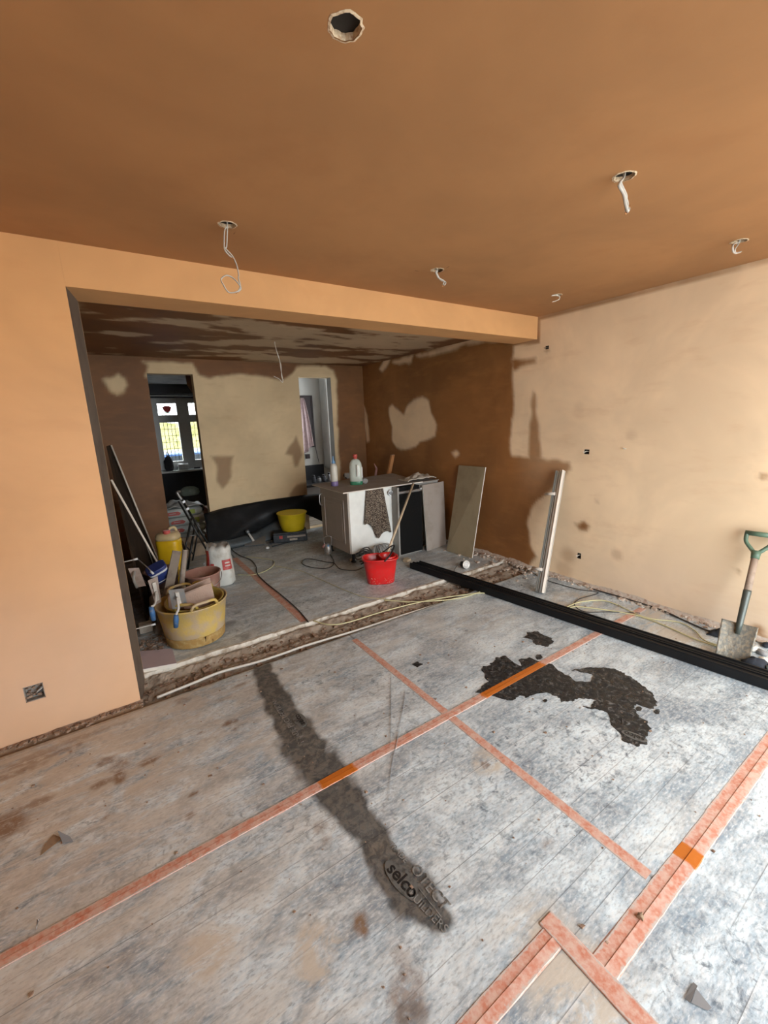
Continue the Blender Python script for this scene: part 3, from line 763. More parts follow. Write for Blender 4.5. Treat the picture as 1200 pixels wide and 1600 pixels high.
b = MB(); b.box((3.04, 6.97, 0.92), (3.11, 7.018, 1.0)); b.build('socket_box', 'mirror_dark', label='small black socket plate on the hall wall below the towel', cat='socket', bevel=0.003)
b = MB(); b.tube(smooth_path([(3.24, 7.0, 1.12), (3.26, 7.0, .98), (3.29, 7.0, .82)]), 0.005); b.build('hall_cable', 'lead', label='thin black cable hanging down the hall wall', cat='cable')

# ------------------------------------------------------------------ tape lines and wet patches on the front floor
t = newmat('tape')
p = t.pos(); nz_ = t.noise(p, 24, 5, 0.65); fn = t.noise(p, 90, 3)
c = t.mix(t.ramp(nz_, 0.36, 0.64), (0.50, 0.19, 0.12), (0.57, 0.36, 0.29))
c = t.mix(t.math('MULTIPLY', t.ramp(fn, 0.42, 0.68), 0.5), c, (0.60, 0.45, 0.37))
eg = t.ramp(t.math('ADD', t.attr('edge'), t.math('MULTIPLY', t.math('SUBTRACT', t.noise(p, 55, 5, 0.75), 0.5), 1.6)), 0.55, 0.85)
c = t.mix(t.math('MULTIPLY', eg, 0.8), c, (0.47, 0.445, 0.41))
wt = t.ramp(t.math('ADD', t.attr('wet'), t.math('MULTIPLY', t.math('SUBTRACT', t.noise(p, 40, 4), 0.5), 0.9)), 0.4, 0.7)
c = t.mix(wt, c, (0.47, 0.135, 0.02))
t.out(c, t.math('SUBTRACT', 0.55, t.math('MULTIPLY', t.attr('wet'), 0.35)), t.bump(fn, 0.25, 0.003))
wet_polys_floor = []
def tape(name, label, p0, p1, w=0.05, stepz=0.0, wets=(), z0=0.0014):
    p0 = Vector((*p0, 0)); p1 = Vector((*p1, 0)); d = p1-p0; L = d.length; d.normalize(); nrm = Vector((-d.y, d.x, 0))
    n = max(2, int(L/0.02)); b = MB(); prof = [(-.5, 0), (-.46, 1), (-.30, 1), (-.02, 1), (.02, 1), (.30, 1), (.46, 1), (.5, 0)]; m = len(prof); wv = []; ev = []
    for i in range(n+1):
        s = L*i/n; c = p0+d*s
        for k, (a, hgt) in enumerate(prof):
            e = 1+0.10*float(fbm(np.array([s*8.0]), np.array([k*3.0+p0.x]), 81)[0])+(0.06*(vnoise(s*40, k*7.0, 83)-0.5))
            z = z0+0.0004*hgt+(abs(stepz)*(1-abs(a)/.46) if a*stepz > 0 else 0)*hgt-(0.002 if hgt == 0 else 0)
            q = c+nrm*(a*w*e); b.v.append((q.x, q.y, z)); ev.append(max(0, (abs(a)-.2)/.28) if hgt else 0.2)
            wv.append(max([0]+[1-float(sstep(abs(s-sc)/sw, .75, 1.05)) for sc, sw in wets]))
    for i in range(n):
        for k in range(m-1):
            b.f.append((i*m+k+1, i*m+k, (i+1)*m+k, (i+1)*m+k+1)); b.sm.append(False)
    o = b.build(name, 'tape', label=label, cat='tape', base=(p0.x, p0.y, 0), group='red tape on the floor sheets')
    fattr(o, 'wet', wv); fattr(o, 'edge', ev)
    return o
xa = -1.5
tape('floor_tape', 'long faded red tape line crossing the wet streak and the black puddle', (xa, 1.462), (3.40, 1.462), 0.052, -0.0012, [(Zp(530, 1216).x-xa, 0.10), (1.86-xa, 0.30)], z0=0.0026)
tape('floor_tape', 'faded red tape line running from the channel towards the camera', (1.335, 2.46), (1.332, 0.47), 0.048)
tape('floor_tape', 'wide faded red tape line at the right edge below the puddle', (0.943, 0.424), (3.45, 0.424), 0.074, -0.0025, [(1.515-0.943, 0.036)])
tape('floor_tape', 'short wide red tape line running off the bottom edge', (0.955, 0.552), (-0.4, 0.552), 0.064, 0.0025)
tape('floor_tape', 'red tape joint running off the bottom right corner', (0.943, 0.595), (0.943, -0.1), 0.06, 0.0, z0=0.0042)
tape('floor_tape', 'dull red tape line on the rear floor beside the black cable', (1.165, 2.95), (1.165, 5.0), 0.07, 0.0)

t = newmat('puddle'); p = t.pos()
sp = t.noise(p, 38, 6, 0.75, 1.0); bg = t.noise(p, 9, 4, 0.6)
c = t.mix(t.ramp(sp, 0.5, 0.72), (0.016, 0.0165, 0.017), (0.17, 0.17, 0.165)); c = t.mix(t.math('MULTIPLY', t.ramp(bg, 0.58, 0.75), 0.45), c, (0.10, 0.085, 0.065))
t.out(c, t.ramp(t.noise(p, 20, 4), 0.2, 0.9), t.bump(sp, 0.25, 0.004)); t.b.inputs['Specular IOR Level'].default_value = 0.35
def puddle(label, px, amp=0.02, z=0.0022, name='water_puddle', mat='puddle', seed=0):
    P = [Zp(*q) for q in px]; P = [P[i-1].lerp(P[i], t_/14) for i in range(len(P)) for t_ in range(14)]
    c = sum(P, Vector())/len(P); out = []
    for q in P:
        f = amp*(float(fbm(np.array([q.x*16]), np.array([q.y*16]), 90+seed)[0])+0.55*float(fbm(np.array([q.x*48]), np.array([q.y*48]), 91+seed)[0])+.2*float(fbm(np.array([q.x*130]), np.array([q.y*130]), 95)[0]))*2.6
        dv = (q-c); dv.z = 0; dv.normalize(); out.append(Vector((q.x+dv.x*f, q.y+dv.y*f, z)))
    me = bpy.data.meshes.new(name); bm = bmesh.new()
    vsb = [bm.verts.new(v-Vector((c.x, c.y, 0))) for v in out]
    f = bm.faces.new(vsb)
    if f.normal.z < 0: f.normal_flip()
    r = bmesh.ops.extrude_face_region(bm, geom=[f]); 
    for v in [g for g in r['geom'] if isinstance(g, bmesh.types.BMVert)]: v.co.z -= 0.004; v.co.x *= 1.004; v.co.y *= 1.004
    bmesh.ops.recalc_face_normals(bm, faces=bm.faces[:])
    bmesh.ops.triangulate(bm, faces=[q for q in bm.faces if len(q.verts) > 4])
    bm.to_mesh(me); bm.free()
    o = bpy.data.objects.new(name, me); COL.objects.link(o); me.materials.append(MATS[mat]); o.location = (c.x, c.y, 0)
    return setp(o, label, 'puddle', 'dark wet patches on the front floor')
puddle('large dark wet patch with ragged arms on the floor sheets', [(752, 1045), (770, 1035), (772, 1027), (790, 1025), (803, 1036), (815, 1042), (812, 1032), (828, 1028), (845, 1035), (862, 1037), (872, 1048), (885, 1055), (900, 1064), (922, 1066), (927, 1056), (905, 1050), (893, 1048), (910, 1045), (940, 1043), (962, 1046), (985, 1056), (1010, 1074), (1024, 1090), (1026, 1103), (1012, 1107), (994, 1100), (990, 1108), (996, 1120), (1012, 1127), (1016, 1145), (1010, 1160), (994, 1166), (975, 1160), (968, 1145), (955, 1133), (948, 1113), (930, 1108), (915, 1109), (925, 1100), (937, 1096), (922, 1092), (905, 1092), (895, 1096), (877, 1098), (870, 1088), (856, 1082), (838, 1084), (822, 1091), (812, 1087), (800, 1095), (785, 1092), (768, 1086), (745, 1082), (750, 1072), (765, 1065), (756, 1056)])
puddle('small dark wet patch above the long tape line', [(817, 996), (826, 989), (840, 987), (852, 992), (862, 998), (866, 1006), (852, 1010), (838, 1008), (830, 1000)], seed=5)
puddle('tiny dark wet spot left of the vertical tape line', [(644, 1038), (652, 1034), (661, 1038), (652, 1043)], 0.004, seed=6)
for k, (px, py, r, l) in enumerate(((1027, 1112, 5, 'small dark drip right of the large wet patch'), (998, 1108, 5, 'small dark drip in the notch of the large wet patch'), (852, 1095, 3.5, 'tiny dark drip below the large wet patch'), (842, 1027, 6, 'small dark drip at the top of the large wet patch'))):
    puddle(l, [(px+r*math.cos(a), py+r*.75*math.sin(a)) for a in np.linspace(0, 2*math.pi, 6, endpoint=False)], 0.004, seed=7+k)

# lettering printed on the sheets, legible where they are wet
M('print_grey', (0.115, 0.115, 0.108), 0.55, dirt=(0.05, 0.048, 0.042), scale=40); M('print_black', (0.012, 0.012, 0.012), 0.5); M('print_pale', (0.22, 0.215, 0.2), 0.55, dirt=(0.05, 0.047, 0.04), scale=40)
def text(name, s, loc, size, rotz, mat, parent=None, bold=0.0, z=0.0028, mirror=False, sx=1.0):
    cu = bpy.data.curves.new(name, 'FONT'); cu.body = s; cu.size = size; cu.align_x = 'CENTER'; cu.align_y = 'CENTER'; cu.offset = bold; cu.extrude = 0.0003; cu.resolution_u = 3
    o = bpy.data.objects.new(name, cu); COL.objects.link(o)
    dg = bpy.context.evaluated_depsgraph_get(); me = bpy.data.meshes.new_from_object(o.evaluated_get(dg))
    bpy.data.objects.remove(o)
    o = bpy.data.objects.new(name, me); COL.objects.link(o); me.materials.clear(); me.materials.append(MATS[mat])
    o.scale = (sx*(-1 if mirror else 1), 1, 1)
    o.location = (loc[0], loc[1], z); o.rotation_euler = (0, 0, rotz)
    if parent is not None: o.parent = parent
    return o
def ellipse(name, c, rx, ry, rot, mat, parent, z=0.0024):
    b = MB(); q = [(c[0]+rx*math.cos(a)*math.cos(rot)-ry*math.sin(a)*math.sin(rot), c[1]+rx*math.cos(a)*math.sin(rot)+ry*math.sin(a)*math.cos(rot), z) for a in np.linspace(0, 2*math.pi, 40, endpoint=False)]
    b.slab(q, (0, 0, -1), 0.0035); return b.build(name, mat, parent)
def ang(p0, p1): return math.atan2(p1.y-p0.y, p1.x-p0.x)
a0 = ang(Zp(471, 1160), Zp(430, 1098)); c0 = (Zp(471, 1160)+Zp(430, 1098))/2
text('printed_text', 'TRADE PROTECTION', c0, 0.042, a0, 'print_pale', floor)
e0 = Zp(468, 1125); ellipse('printed_logo', e0, 0.06, 0.032, a0, 'print_grey', floor)
text('printed_text', 'selco', e0, 0.045, a0, 'print_black', floor, 0.001)
a1 = ang(Zp(613, 1358), Zp(650, 1400)); e1 = Zp(629, 1376); ellipse('printed_logo', e1, 0.085, 0.033, a1, 'print_grey', floor)
text('printed_text', 'selco', e1, 0.062, a1, 'print_black', floor, 0.0012)
text('printed_text', 'BUILDERS', Zp(668, 1424), 0.036, ang(Zp(648, 1402), Zp(684, 1440)), 'print_pale', floor)
text('printed_text', 'OTECT', Zp(671, 1386), 0.052, ang(Zp(652, 1362), Zp(690, 1410)), 'print_pale', floor)
text('printed_text', 'TRADE', Zp(622, 1332), 0.03, a1, 'print_pale', floor)
b = MB(); b.obox(tuple(Zp(672, 1410, 0.0042)), tuple((Zp(690, 1432)-Zp(655, 1388))/2), (0.0012, 0.0012, 0), (0, 0, 0.0004)); b.build('printed_rule', 'print_pale', floor)
e2 = Zp(991, 1150, 0.004); a2 = ang(Zp(1004, 1158), Zp(972, 1146)); ellipse('printed_logo', e2, 0.055, 0.024, a2, 'print_grey', floor, z=0.0042)
text('printed_text', 'selco', e2, 0.042, a2, 'print_black', floor, 0.001, z=0.0048)
tri = [Zp(972, 1122, 0.0045), Zp(984, 1131, 0.0045), Zp(973, 1132, 0.0045)]
b = MB(); b.tube([*tri], 0.002, 5, True); b.build('printed_triangle', 'print_pale', floor)

# torn flap in the sheet, film scrap, screw
M('film_back', (0.20, 0.205, 0.21), 0.6); M('bare_patch', (0.27, 0.19, 0.12), 0.9, dirt=(0.18, 0.12, 0.07), scale=30)
fp = thing('torn_flap', 'triangular torn flap of sheet lifting at the lower left', 'flap', Zp(85, 1318))
b = MB(); b.slab([Zp(63, 1337, .0035), Zp(98, 1310, .0035), Zp(84, 1304, .0035), Zp(70, 1320, .0035)], (0, 0, 1), 0.001); b.build('bare_floor', 'bare_patch', fp)
b = MB(); q = [Zp(90, 1298, .03), Zp(110, 1308, .008), Zp(114, 1315, .004), Zp(98, 1318, .004)]
b.slab(q, (0, 0, 1), 0.002); b.build('lifted_corner', 'film_back', fp)
for k, (lab, path) in enumerate((('thin curled cut edge of film left of the crossing tape lines', [(611, 1050), (611, 1090), (611, 1140), (609, 1165)]), ('dark curled film sliver below the long tape line', [(626, 1122), (622, 1150), (612, 1200), (607, 1255)]), ('pale loose film edge near the crossing tape lines', [(634, 1077), (630, 1108), (624, 1135)]))):
    pts = smooth_path([Zp(x, y, 0.004) for x, y in path], 6); b = MB(); b.v = []; n = len(pts)
    for i, q in enumerate(pts):
        w = 0.0025*math.sin(math.pi*i/(n-1))+0.0006; b.v += [(q.x-w*.6, q.y, 0.0035), (q.x, q.y, 0.0035+w), (q.x+w*.6, q.y, 0.0035)]
    for i in range(n-1):
        for j in range(2): b.f.append((3*i+j, 3*i+j+1, 3*i+3+j+1, 3*i+3+j)); b.sm.append(False)
    b.build('film_sliver', 'film_back', label=lab, cat='film scrap', base=(pts[0].x, pts[0].y, 0), group='loose film scraps')
sc = Zp(57, 1455); s_ = thing('floor_screw', 'single screw lying by the tape at the lower left', 'screw', (sc.x, sc.y, 0.003))
M('steel', (0.55, 0.55, 0.56), 0.3, 1.0); M('dull_steel', (0.36, 0.36, 0.36), 0.45, 0.9, dirt=(0.3, 0.26, 0.22), scale=25)
b = MB(); b.tube([(sc.x, sc.y, .006), (sc.x+.004, sc.y+.02, .016)], [.0012, .0025], 6); b.build('screw_shank', 'dull_steel', s_)
b = MB(); b.tube([(sc.x+.004, sc.y+.02, .016), (sc.x+.005, sc.y+.022, .0172)], .0045, 8); b.build('screw_head', 'steel', s_)
nd = Zp(1001, 1434, .004); b = MB(); b.tube([(nd.x-.006, nd.y, .0055), (nd.x+.006, nd.y+.002, .0055)], [.0095, .0095], 10); b.tube([(nd.x+.006, nd.y+.002, .0055), (nd.x+.016, nd.y+.004, .0055)], [.004, .003], 8)
b.build('plug_fixing', 'bare_patch', label='small brown plastic fixing lying on the right tape line', cat='fixing', base=(nd.x, nd.y, 0))
for k, (px, py, l) in enumerate(((1082, 1556, 'torn square tab of film at the lower right'),)):
    b = MB(); b.slab([Zp(1070, 1560, .0035), Zp(1083, 1535, .0035), Zp(1090, 1541, .006), Zp(1078, 1567, .008)], (0, 0, 1), .0015); b.slab([Zp(1088, 1545, .0035), Zp(1112, 1575, .0035), Zp(1106, 1580, .004), Zp(1080, 1567, .004)], (0, 0, 1), .0012)
    b.build('film_tab', 'film_back', label=l, cat='film scrap', base=tuple(Zp(px, py)), group='loose film scraps')

# ------------------------------------------------------------------ cables in the ceiling
def dull(nm, v=0.12): MATS[nm].node_tree.nodes['Principled BSDF'].inputs['Specular IOR Level'].default_value = v
M('cable_grey', (0.50, 0.48, 0.43), 0.5); M('cable_white', (0.72, 0.68, 0.6), 0.5); M('copper', (0.62, 0.33, 0.15), 0.35, 0.9)
def ccable(label, paths, r=0.0045, mat='cable_grey', tip=True, name='ceiling_cable'):
    root = thing(name, label, 'cable', tuple(paths[0][0]), 'loose cables hanging from the ceiling')
    for pth in paths:
        pp = smooth_path(pth, 8); b = MB(); b.tube(pp, r, 6, flat=0.6); st = b.build('strand', mat, root)
        if tip:
            d = (pp[-1]-pp[-2]).normalized(); b = MB(); b.tube([pp[-1], pp[-1]+d*0.012], r*0.35, 5); b.build('wire_tip', 'copper', st)
    return root
def pl(px, y): return [Yp(*q, y) for q in px]
hz = H+0.05
def from_hole(h, pts): return [Vector((h[0], h[1], hz)), Vector((h[0], h[1], H))]+pts
h = HOLES[1]; y = h[1]
loop = [(372, 435), (376, 446), (370, 456), (358, 456), (349, 446), (346, 436), (352, 431), (362, 432), (371, 442), (377, 450), (371, 457)]
ccable('grey cable with a coiled end hanging in front of the beam', [from_hole(h, pl([(355, 362), (354, 385), (352, 388), (363, 400), (370, 415), (373, 430)], y)+[q+Vector((0, (0.006 if k % 2 else -0.004), 0)) for k, q in enumerate(pl(loop, y))]),
        from_hole(h, pl([(351, 360), (350, 378), (351, 390), (357, 398), (362, 402)], y-0.006))])
h = HOLES[2]; y = h[1]
ccable('thick twisted cable end hanging from the right front ceiling hole', [from_hole(h, pl([(970, 286), (978, 305), (978, 318), (982, 328), (980, 332)], y)), from_hole(h, pl([(968, 287), (976, 306), (980, 318), (978, 330)], y-0.007)), from_hole(h, pl([(967, 288), (974, 303), (977, 318), (981, 330), (983, 325)], y-0.012))], 0.0055)
h = HOLES[3]; y = h[1]
ccable('short kinked cable hanging from the middle ceiling hole by the beam', [from_hole(h, pl([(683, 428), (688, 437), (696, 441), (694, 446)], y)), from_hole(h, pl([(681, 425), (685, 434), (693, 439), (692, 445)], y-0.006))], 0.006)
h = HOLES[4]; y = h[1]
ccable('small hooked cable end at the ceiling hole nearest the wall corner', [from_hole(h, pl([(874, 463), (873, 468), (863, 472)], y)), from_hole(h, pl([(868, 461), (862, 462)], y-0.004))], 0.005, 'cable_white')
h = HOLES[5]; y = h[1]
ccable('curled cable end at the ceiling hole close to the right edge', [from_hole(h, pl([(1153, 382), (1148, 390), (1150, 395), (1158, 393)], y)), from_hole(h, pl([(1146, 382), (1145, 391), (1149, 396), (1157, 394)], y-0.005))], 0.005)
b0 = Yp(429, 532, 4.3); b0.z = H2+0.01
ccable('thin pale cable dangling from the rear ceiling', [[b0]+pl([(431, 545), (436, 560), (439, 578), (442, 597), (436, 592), (428, 588)], 4.3), [b0]+pl([(430, 540), (434, 555), (439, 570), (440, 588), (443, 594)], 4.294)], 0.005, 'cable_white')
# something broken inside the front hole
h = HOLES[0]; b = MB(); b.slab([(h[0]-.03, h[1]+.03, H+.02), (h[0]+.01, h[1]+.035, H+.02), (h[0]+.02, h[1]+.03, H+.09), (h[0]-.01, h[1]+.03, H+.09)], (0, 1, 0), .008); b.build('torn_paper', 'paper_edge', ceiling)

# ------------------------------------------------------------------ wall sockets
sk = thing('socket_back_box', 'open metal socket back box sunk in the left front wall', 'socket box', (SKL[0], Y1+0.001, SKL[1]))
M('galvanised', (0.40, 0.40, 0.38), 0.45, 0.7, dirt=(0.28, 0.18, 0.11), scale=40)
x, z, w, hh = SKL; b = MB(); d = 0.035
for a, c in (((x-w, Y1+.002, z-hh), (x-w+.004, Y1+d, z+hh)), ((x+w-.004, Y1+.002, z-hh), (x+w, Y1+d, z+hh)), ((x-w, Y1+.002, z-hh), (x+w, Y1+d, z-hh+.004)), ((x-w, Y1+.002, z+hh-.004), (x+w, Y1+d, z+hh)), ((x-w, Y1+d, z-hh), (x+w, Y1+d+.004, z+hh))): b.box(a, c)
b.build('box_shell', 'galvanised', sk)
b = MB()
for k in range(16): b.rock((x-w*.75+random.uniform(0, .055), Y1+d-.006, z-hh*.8+random.uniform(0, .06)), random.uniform(.004, .012))
b.build('plaster_lumps', 'rubble', sk)
for k in range(3):
    b = MB(); b.tube(smooth_path([(x+.02+.004*k, Y1+d, z+.028), (x+.035, Y1+.014, z+.02-.008*k), (x+.012, Y1+.01, z-.004*k), (x+.002, Y1+.02, z-.012-.006*k)]), .0026, 6); b.build('wire', ('grey_plastic', 'cable_grey', 'lead')[k], sk)
for k, ((y, z, w, hh), l) in enumerate(zip(SOCK_R, ('dark cut hole with a short wire in the middle of the right wall', 'dark cut hole low on the right wall', 'dark cut hole high on the right wall near the beam'))):
    r_ = thing('cable_hole', l, 'hole', (XR+0.001, y, z), 'cable holes in the right wall')
    b = MB(); d = .05
    for a, c in (((XR+.0015, y-w, z-hh), (XR+d, y-w+.002, z+hh)), ((XR+.0015, y+w-.002, z-hh), (XR+d, y+w, z+hh)), ((XR+.0015, y-w, z-hh), (XR+d, y+w, z-hh+.002)), ((XR+.0015, y-w, z+hh-.002), (XR+d, y+w, z+hh)), ((XR+d, y-w, z-hh), (XR+d+.004, y+w, z+hh))): b.box(a, c)
    b.build('hole_lining', 'dark_void', r_)
    b = MB(); b.tube(smooth_path([(XR+d, y, z), (XR+.01, y+w*.4, z+.004), (XR-.01, y+w*.9, z-.004), (XR-.012, y+w*1.3, z+.002)]), .003, 6); b.build('wire', 'cable_white' if k < 2 else 'rubble', r_)
c_ = Xp(974, 700); b = MB(); b.tube(smooth_path([(XR+.005, c_.y, c_.z), (XR-.012, c_.y-.005, c_.z), (XR-.02, c_.y-.02, c_.z-.004), (XR-.016, c_.y-.03, c_.z-.002)]), .004, 6)
b.build('wall_wire_stub', 'cable_white', label='short pale wire stub sticking out of the right wall', cat='wire', base=(XR, c_.y, c_.z))

# ------------------------------------------------------------------ island of cabinets
M('white_melamine', (0.80, 0.82, 0.78), 0.35); M('cabinet_door', (0.42, 0.38, 0.33), 0.4); M('pb_grey', (0.34, 0.295, 0.255), 0.9, dirt=(0.28, 0.24, 0.20), scale=5); M('gypsum', (0.74, 0.70, 0.62), 0.95)
CX0, CX1, CY0, CY1, CZ0, CZ1 = 2.122, 2.725, 3.885, 4.545, 0.12, 0.80
cab = thing('base_cabinet', 'white kitchen base cabinet under the loose board', 'cabinet', ((CX0+CX1)/2, (CY0+CY1)/2, 0))
b = MB(); b.box((CX0+.02, CY0+.018, CZ0), (CX1, CY1, CZ1)); b.build('carcass', 'white_melamine', cab)
b = MB(); b.box((CX0+.02, CY0, CZ0-.003), (CX1, CY0+.018, CZ1)); b.build('side_panel', 'white_melamine', cab, bevel=.0015)
door = MB(); door.box((CX0, CY0+.002, CZ0), (CX0+.02, CY1, CZ1-.005)); door = door.build('door', 'cabinet_door', cab, bevel=.003)
b = MB(); yA, yB, zA, zB = CY0+.09, CY1-.09, CZ0+.09, CZ1-.095
for (y0, y1, z0, z1) in ((yA, yA+.018, zA, zB), (yB-.018, yB, zA, zB), (yA, yB, zA, zA+.018), (yA, yB, zB-.018, zB)): b.box((CX0-.007, y0, z0), (CX0+.001, y1, z1))
b.build('panel_moulding', 'cabinet_door', door, bevel=.003)
b = MB(); b.box((CX0-.004, yA+.05, zA+.05), (CX0+.001, yB-.05, zB-.05)); b.build('raised_panel', 'cabinet_door', door, bevel=.003)
b = MB(); b.tube(smooth_path([(CX0, CY1-.05, .72), (CX0-.035, CY1-.05, .70), (CX0-.035, CY1-.05, .60), (CX0, CY1-.05, .58)], 6), .006, 8); b.build('handle', 'steel', door)
for (x, y) in ((CX0+.07, CY0+.06), (CX1-.06, CY0+.06), (CX0+.07, CY1-.06), (CX1-.06, CY1-.06)):
    b = MB(); b.lathe([(.03, 0), (.03, .008), (.017, .014), (.017, .1), (.034, .106), (.034, .118)], (x, y, .0025), 12); b.build('leg', 'tyre', cab)
b = MB(); b.box((CX0+.05, CY0+.10, .0025), (CX1-.03, CY0+.118, .03)); b.build('plinth_rail', 'gypsum', cab)

BZ = 0.803
bd = thing('plasterboard_sheet', 'grey plasterboard sheet laid as a top over the cabinets', 'board', (2.6, 4.2, BZ))
q = [Zp(536, 770.1, BZ+.012), Zp(660.6, 752.3, BZ+.012), Zp(613, 739.5, BZ+.012), Zp(487.3, 756.9, BZ+.012)]
b = MB(); b.slab([v+Vector((0, 0, -.0005)) for v in q], (0, 0, 1), .0012); b.build('paper_face', 'pb_grey', bd)
b = MB(); b.slab([v+Vector((0, 0, -.0115)) for v in q], (0, 0, 1), .011); b.build('gypsum_core', 'gypsum', bd)
# black appliance
M('black_gloss', (0.006, 0.006, 0.006), 0.6, dirt=(0.05, 0.05, 0.05), scale=60, amt=(.66, .72)); M('grey_side', (0.30, 0.29, 0.265), 0.5); dull('black_gloss')
AX0, AX1, AY0, AY1 = 2.70, 3.03, 3.752, 3.87
ap = thing('tall_unit', 'black fronted appliance standing beside the white cabinet', 'appliance', ((AX0+AX1)/2, 3.81, 0))
b = MB(); b.box((AX0-.01, AY0+.012, .0025), (AX0+.012, AY1, .80)); b.box((AX0, AY0+.02, .0025), (AX1, AY1, .72)); b.build('case', 'grey_side', ap, bevel=.002)
b = MB(); b.box((AX0+.014, AY0, .02), (AX1-.004, AY0+.02, .722)); b.build('front_panel', 'black_gloss', ap, bevel=.002)
b = MB(); b.box((AX0+.012, AY0+.01, .724), (AX1, AY0+.10, .752)); b.build('control_strip', 'dull_steel', ap, bevel=.002)
b = MB(); b.box((AX0+.012, AY0+.05, .754), (AX1, AY1, .79)); b.build('top_recess', 'black_gloss', ap)
b = MB(); b.box((AX1-.02, AY0-.001, .745), (AX1-.006, AY0+.02, .765)); b.build('corner_tag', 'white_plastic', ap)
# leaning plasterboard next to it
pbp = thing('grey_board', 'grey plasterboard offcut leaning beside the black appliance', 'board', (3.25, 3.76, 0))
q = [Zp(668, 861, .003), Zp(697, 851, .003), Yp(693, 752, 3.86), Yp(660.5, 758, 3.82)]
nn = (q[1]-q[0]).cross(q[3]-q[0]).normalized()
if nn.y > 0: nn = -nn
b = MB(); b.slab(q, nn, .001); b.build('paper_face', 'pb_grey', pbp)
b = MB(); b.slab([v-nn*.0003 for v in q], -nn, .012); b.build('gypsum_core', 'gypsum', pbp)
# leaning brown-green plasterboard
M('pb_green', (0.30, 0.245, 0.15), 0.85, dirt=(0.25, 0.20, 0.12), scale=6); M('stamp_ink', (0.10, 0.085, 0.06), 0.8)
gb = thing('green_board', 'tall olive plasterboard strip leaning on the brown wall', 'board', (3.28, 3.4, 0))
q = [Zp(698, 861, .003), Zp(737.5, 872, .003), Xp(758.5, 730, XR-.03), Xp(717, 727, XR-.03)]
nn = (q[1]-q[0]).cross(q[3]-q[0]).normalized()
if nn.x > 0: nn = -nn
b = MB(); b.slab(q, nn, .001); face = b.build('paper_face', 'pb_green', gb)
b = MB(); b.slab([v-nn*.0003 for v in q], -nn, .0125); b.build('gypsum_core', 'gypsum', gb)
def onb(u, v): return q[0]*(1-u)*(1-v)+q[1]*u*(1-v)+q[2]*u*v+q[3]*(1-u)*v
uv = (onb(1, .5)-onb(0, .5)).normalized(); vvv = (onb(.5, 1)-onb(.5, 0)).normalized()
b = MB()
def stroke(u, v, du, dv): b.obox(onb(u, v)+nn*.0014, uv*du, vvv*dv, nn*.0004)
stroke(.33, .565, .05, .004)
for k in range(9):
    u = .46+k*.055; stroke(u, .556-.004*k, .0035, .018)
    if k % 2: stroke(u+.02, .566-.004*k, .012, .0035)
    else: stroke(u+.02, .548-.004*k, .012, .0035)
b.build('stamp', 'stamp_ink', face)
b = MB(); b.obox(onb(.56, .10)+nn*.0012, uv*.0012, vvv*.055, nn*.0004); b.build('score_mark', 'gypsum', face)

# bottles and small things on the board
TOP = BZ+.0127
M('frosted', (0.62, 0.60, 0.52), 0.35); M('purple', (0.22, 0.17, 0.36), 0.35); M('blue_cap', (0.16, 0.32, 0.52), 0.35); M('pet_clear', (0.55, 0.60, 0.53), 0.2); M('green_liquid', (0.05, 0.22, 0.12), 0.25); M('red_cap', (0.55, 0.09, 0.07), 0.4)
c = Zp(523, 759, TOP)
bt = thing('sealant_bottle', 'slim frosted bottle with blue nozzle and purple base', 'bottle', c)
b = MB(); b.lathe([(.040, .05), (.042, .06), (.042, .21), (.036, .235), (.020, .26)], c, 20); b.build('bottle_body', 'frosted', bt)
b = MB(); b.lathe([(.041, 0), (.043, .006), (.043, .05), (.040, .053)], c, 20); b.build('base_band', 'purple', bt)
b = MB(); b.lathe([(.021, .258), (.021, .275), (.010, .30), (.007, .335), (.002, .345)], c, 14); b.build('nozzle', 'blue_cap', bt)
c = Zp(557, 757, TOP)
jb = thing('cleaner_bottle', 'large clear bottle with red cap and green contents', 'bottle', c)
b = MB(); b.lathe([(.075, .04), (.075, .10), (.074, .20), (.066, .25), (.045, .285), (.021, .30)], c, 24, 1, .72, 2.6, rot=-.5); b.build('bottle_body', 'pet_clear', jb)
b = MB(); b.lathe([(.072, 0), (.0755, .006), (.0755, .04), (.075, .042)], c, 24, 1, .72, 2.6, rot=-.5); b.build('liquid', 'green_liquid', jb)
b = MB(); b.lathe([(.022, .298), (.022, .315), (.026, .317), (.026, .345), (.022, .35)], c, 16); b.build('cap', 'red_cap', jb)
rr = Vector((r0[0], r0[1], 0)); ff = Vector((fw[0], fw[1], 0)).normalized()
b = MB(); b.tube(smooth_path([c-ff*.058+rr*.02+Vector((0, 0, z)) for z in (.10, .17, .235)]), [.012]*17, 8); b.build('handle_grip', 'frosted', jb)
b = MB(); b.obox(c-ff*.0+rr*.062+Vector((0, 0, .14)), ff*.03, rr*.016, (0, 0, .06)); b.build('label', 'white_plastic', jb, bevel=.004)
c = Zp(571, 755.5, TOP); tb = thing('tape_roll', 'small dark roll beside the large clear bottle', 'roll', c)
b = MB(); b.tube([c+Vector((0, 0, .032))-ff*.02, c+Vector((0, 0, .032))+ff*.02], .031, 16); b.build('roll_body', 'grey_plastic', tb)
b = MB(); b.tube([c+Vector((0, 0, .032))-ff*.024, c+Vector((0, 0, .032))-ff*.0201], .014, 12); b.build('roll_core', 'dull_steel', tb)
c = Zp(543, 748, TOP); br_ = thing('hand_brush', 'dark handled brush head lying behind the two bottles', 'brush', c)
b = MB(); b.obox(c+Vector((0, 0, .04)), rr*.035, ff*.03, (0, 0, .035)); b.build('brush_head', 'grey_side', br_, bevel=.008)
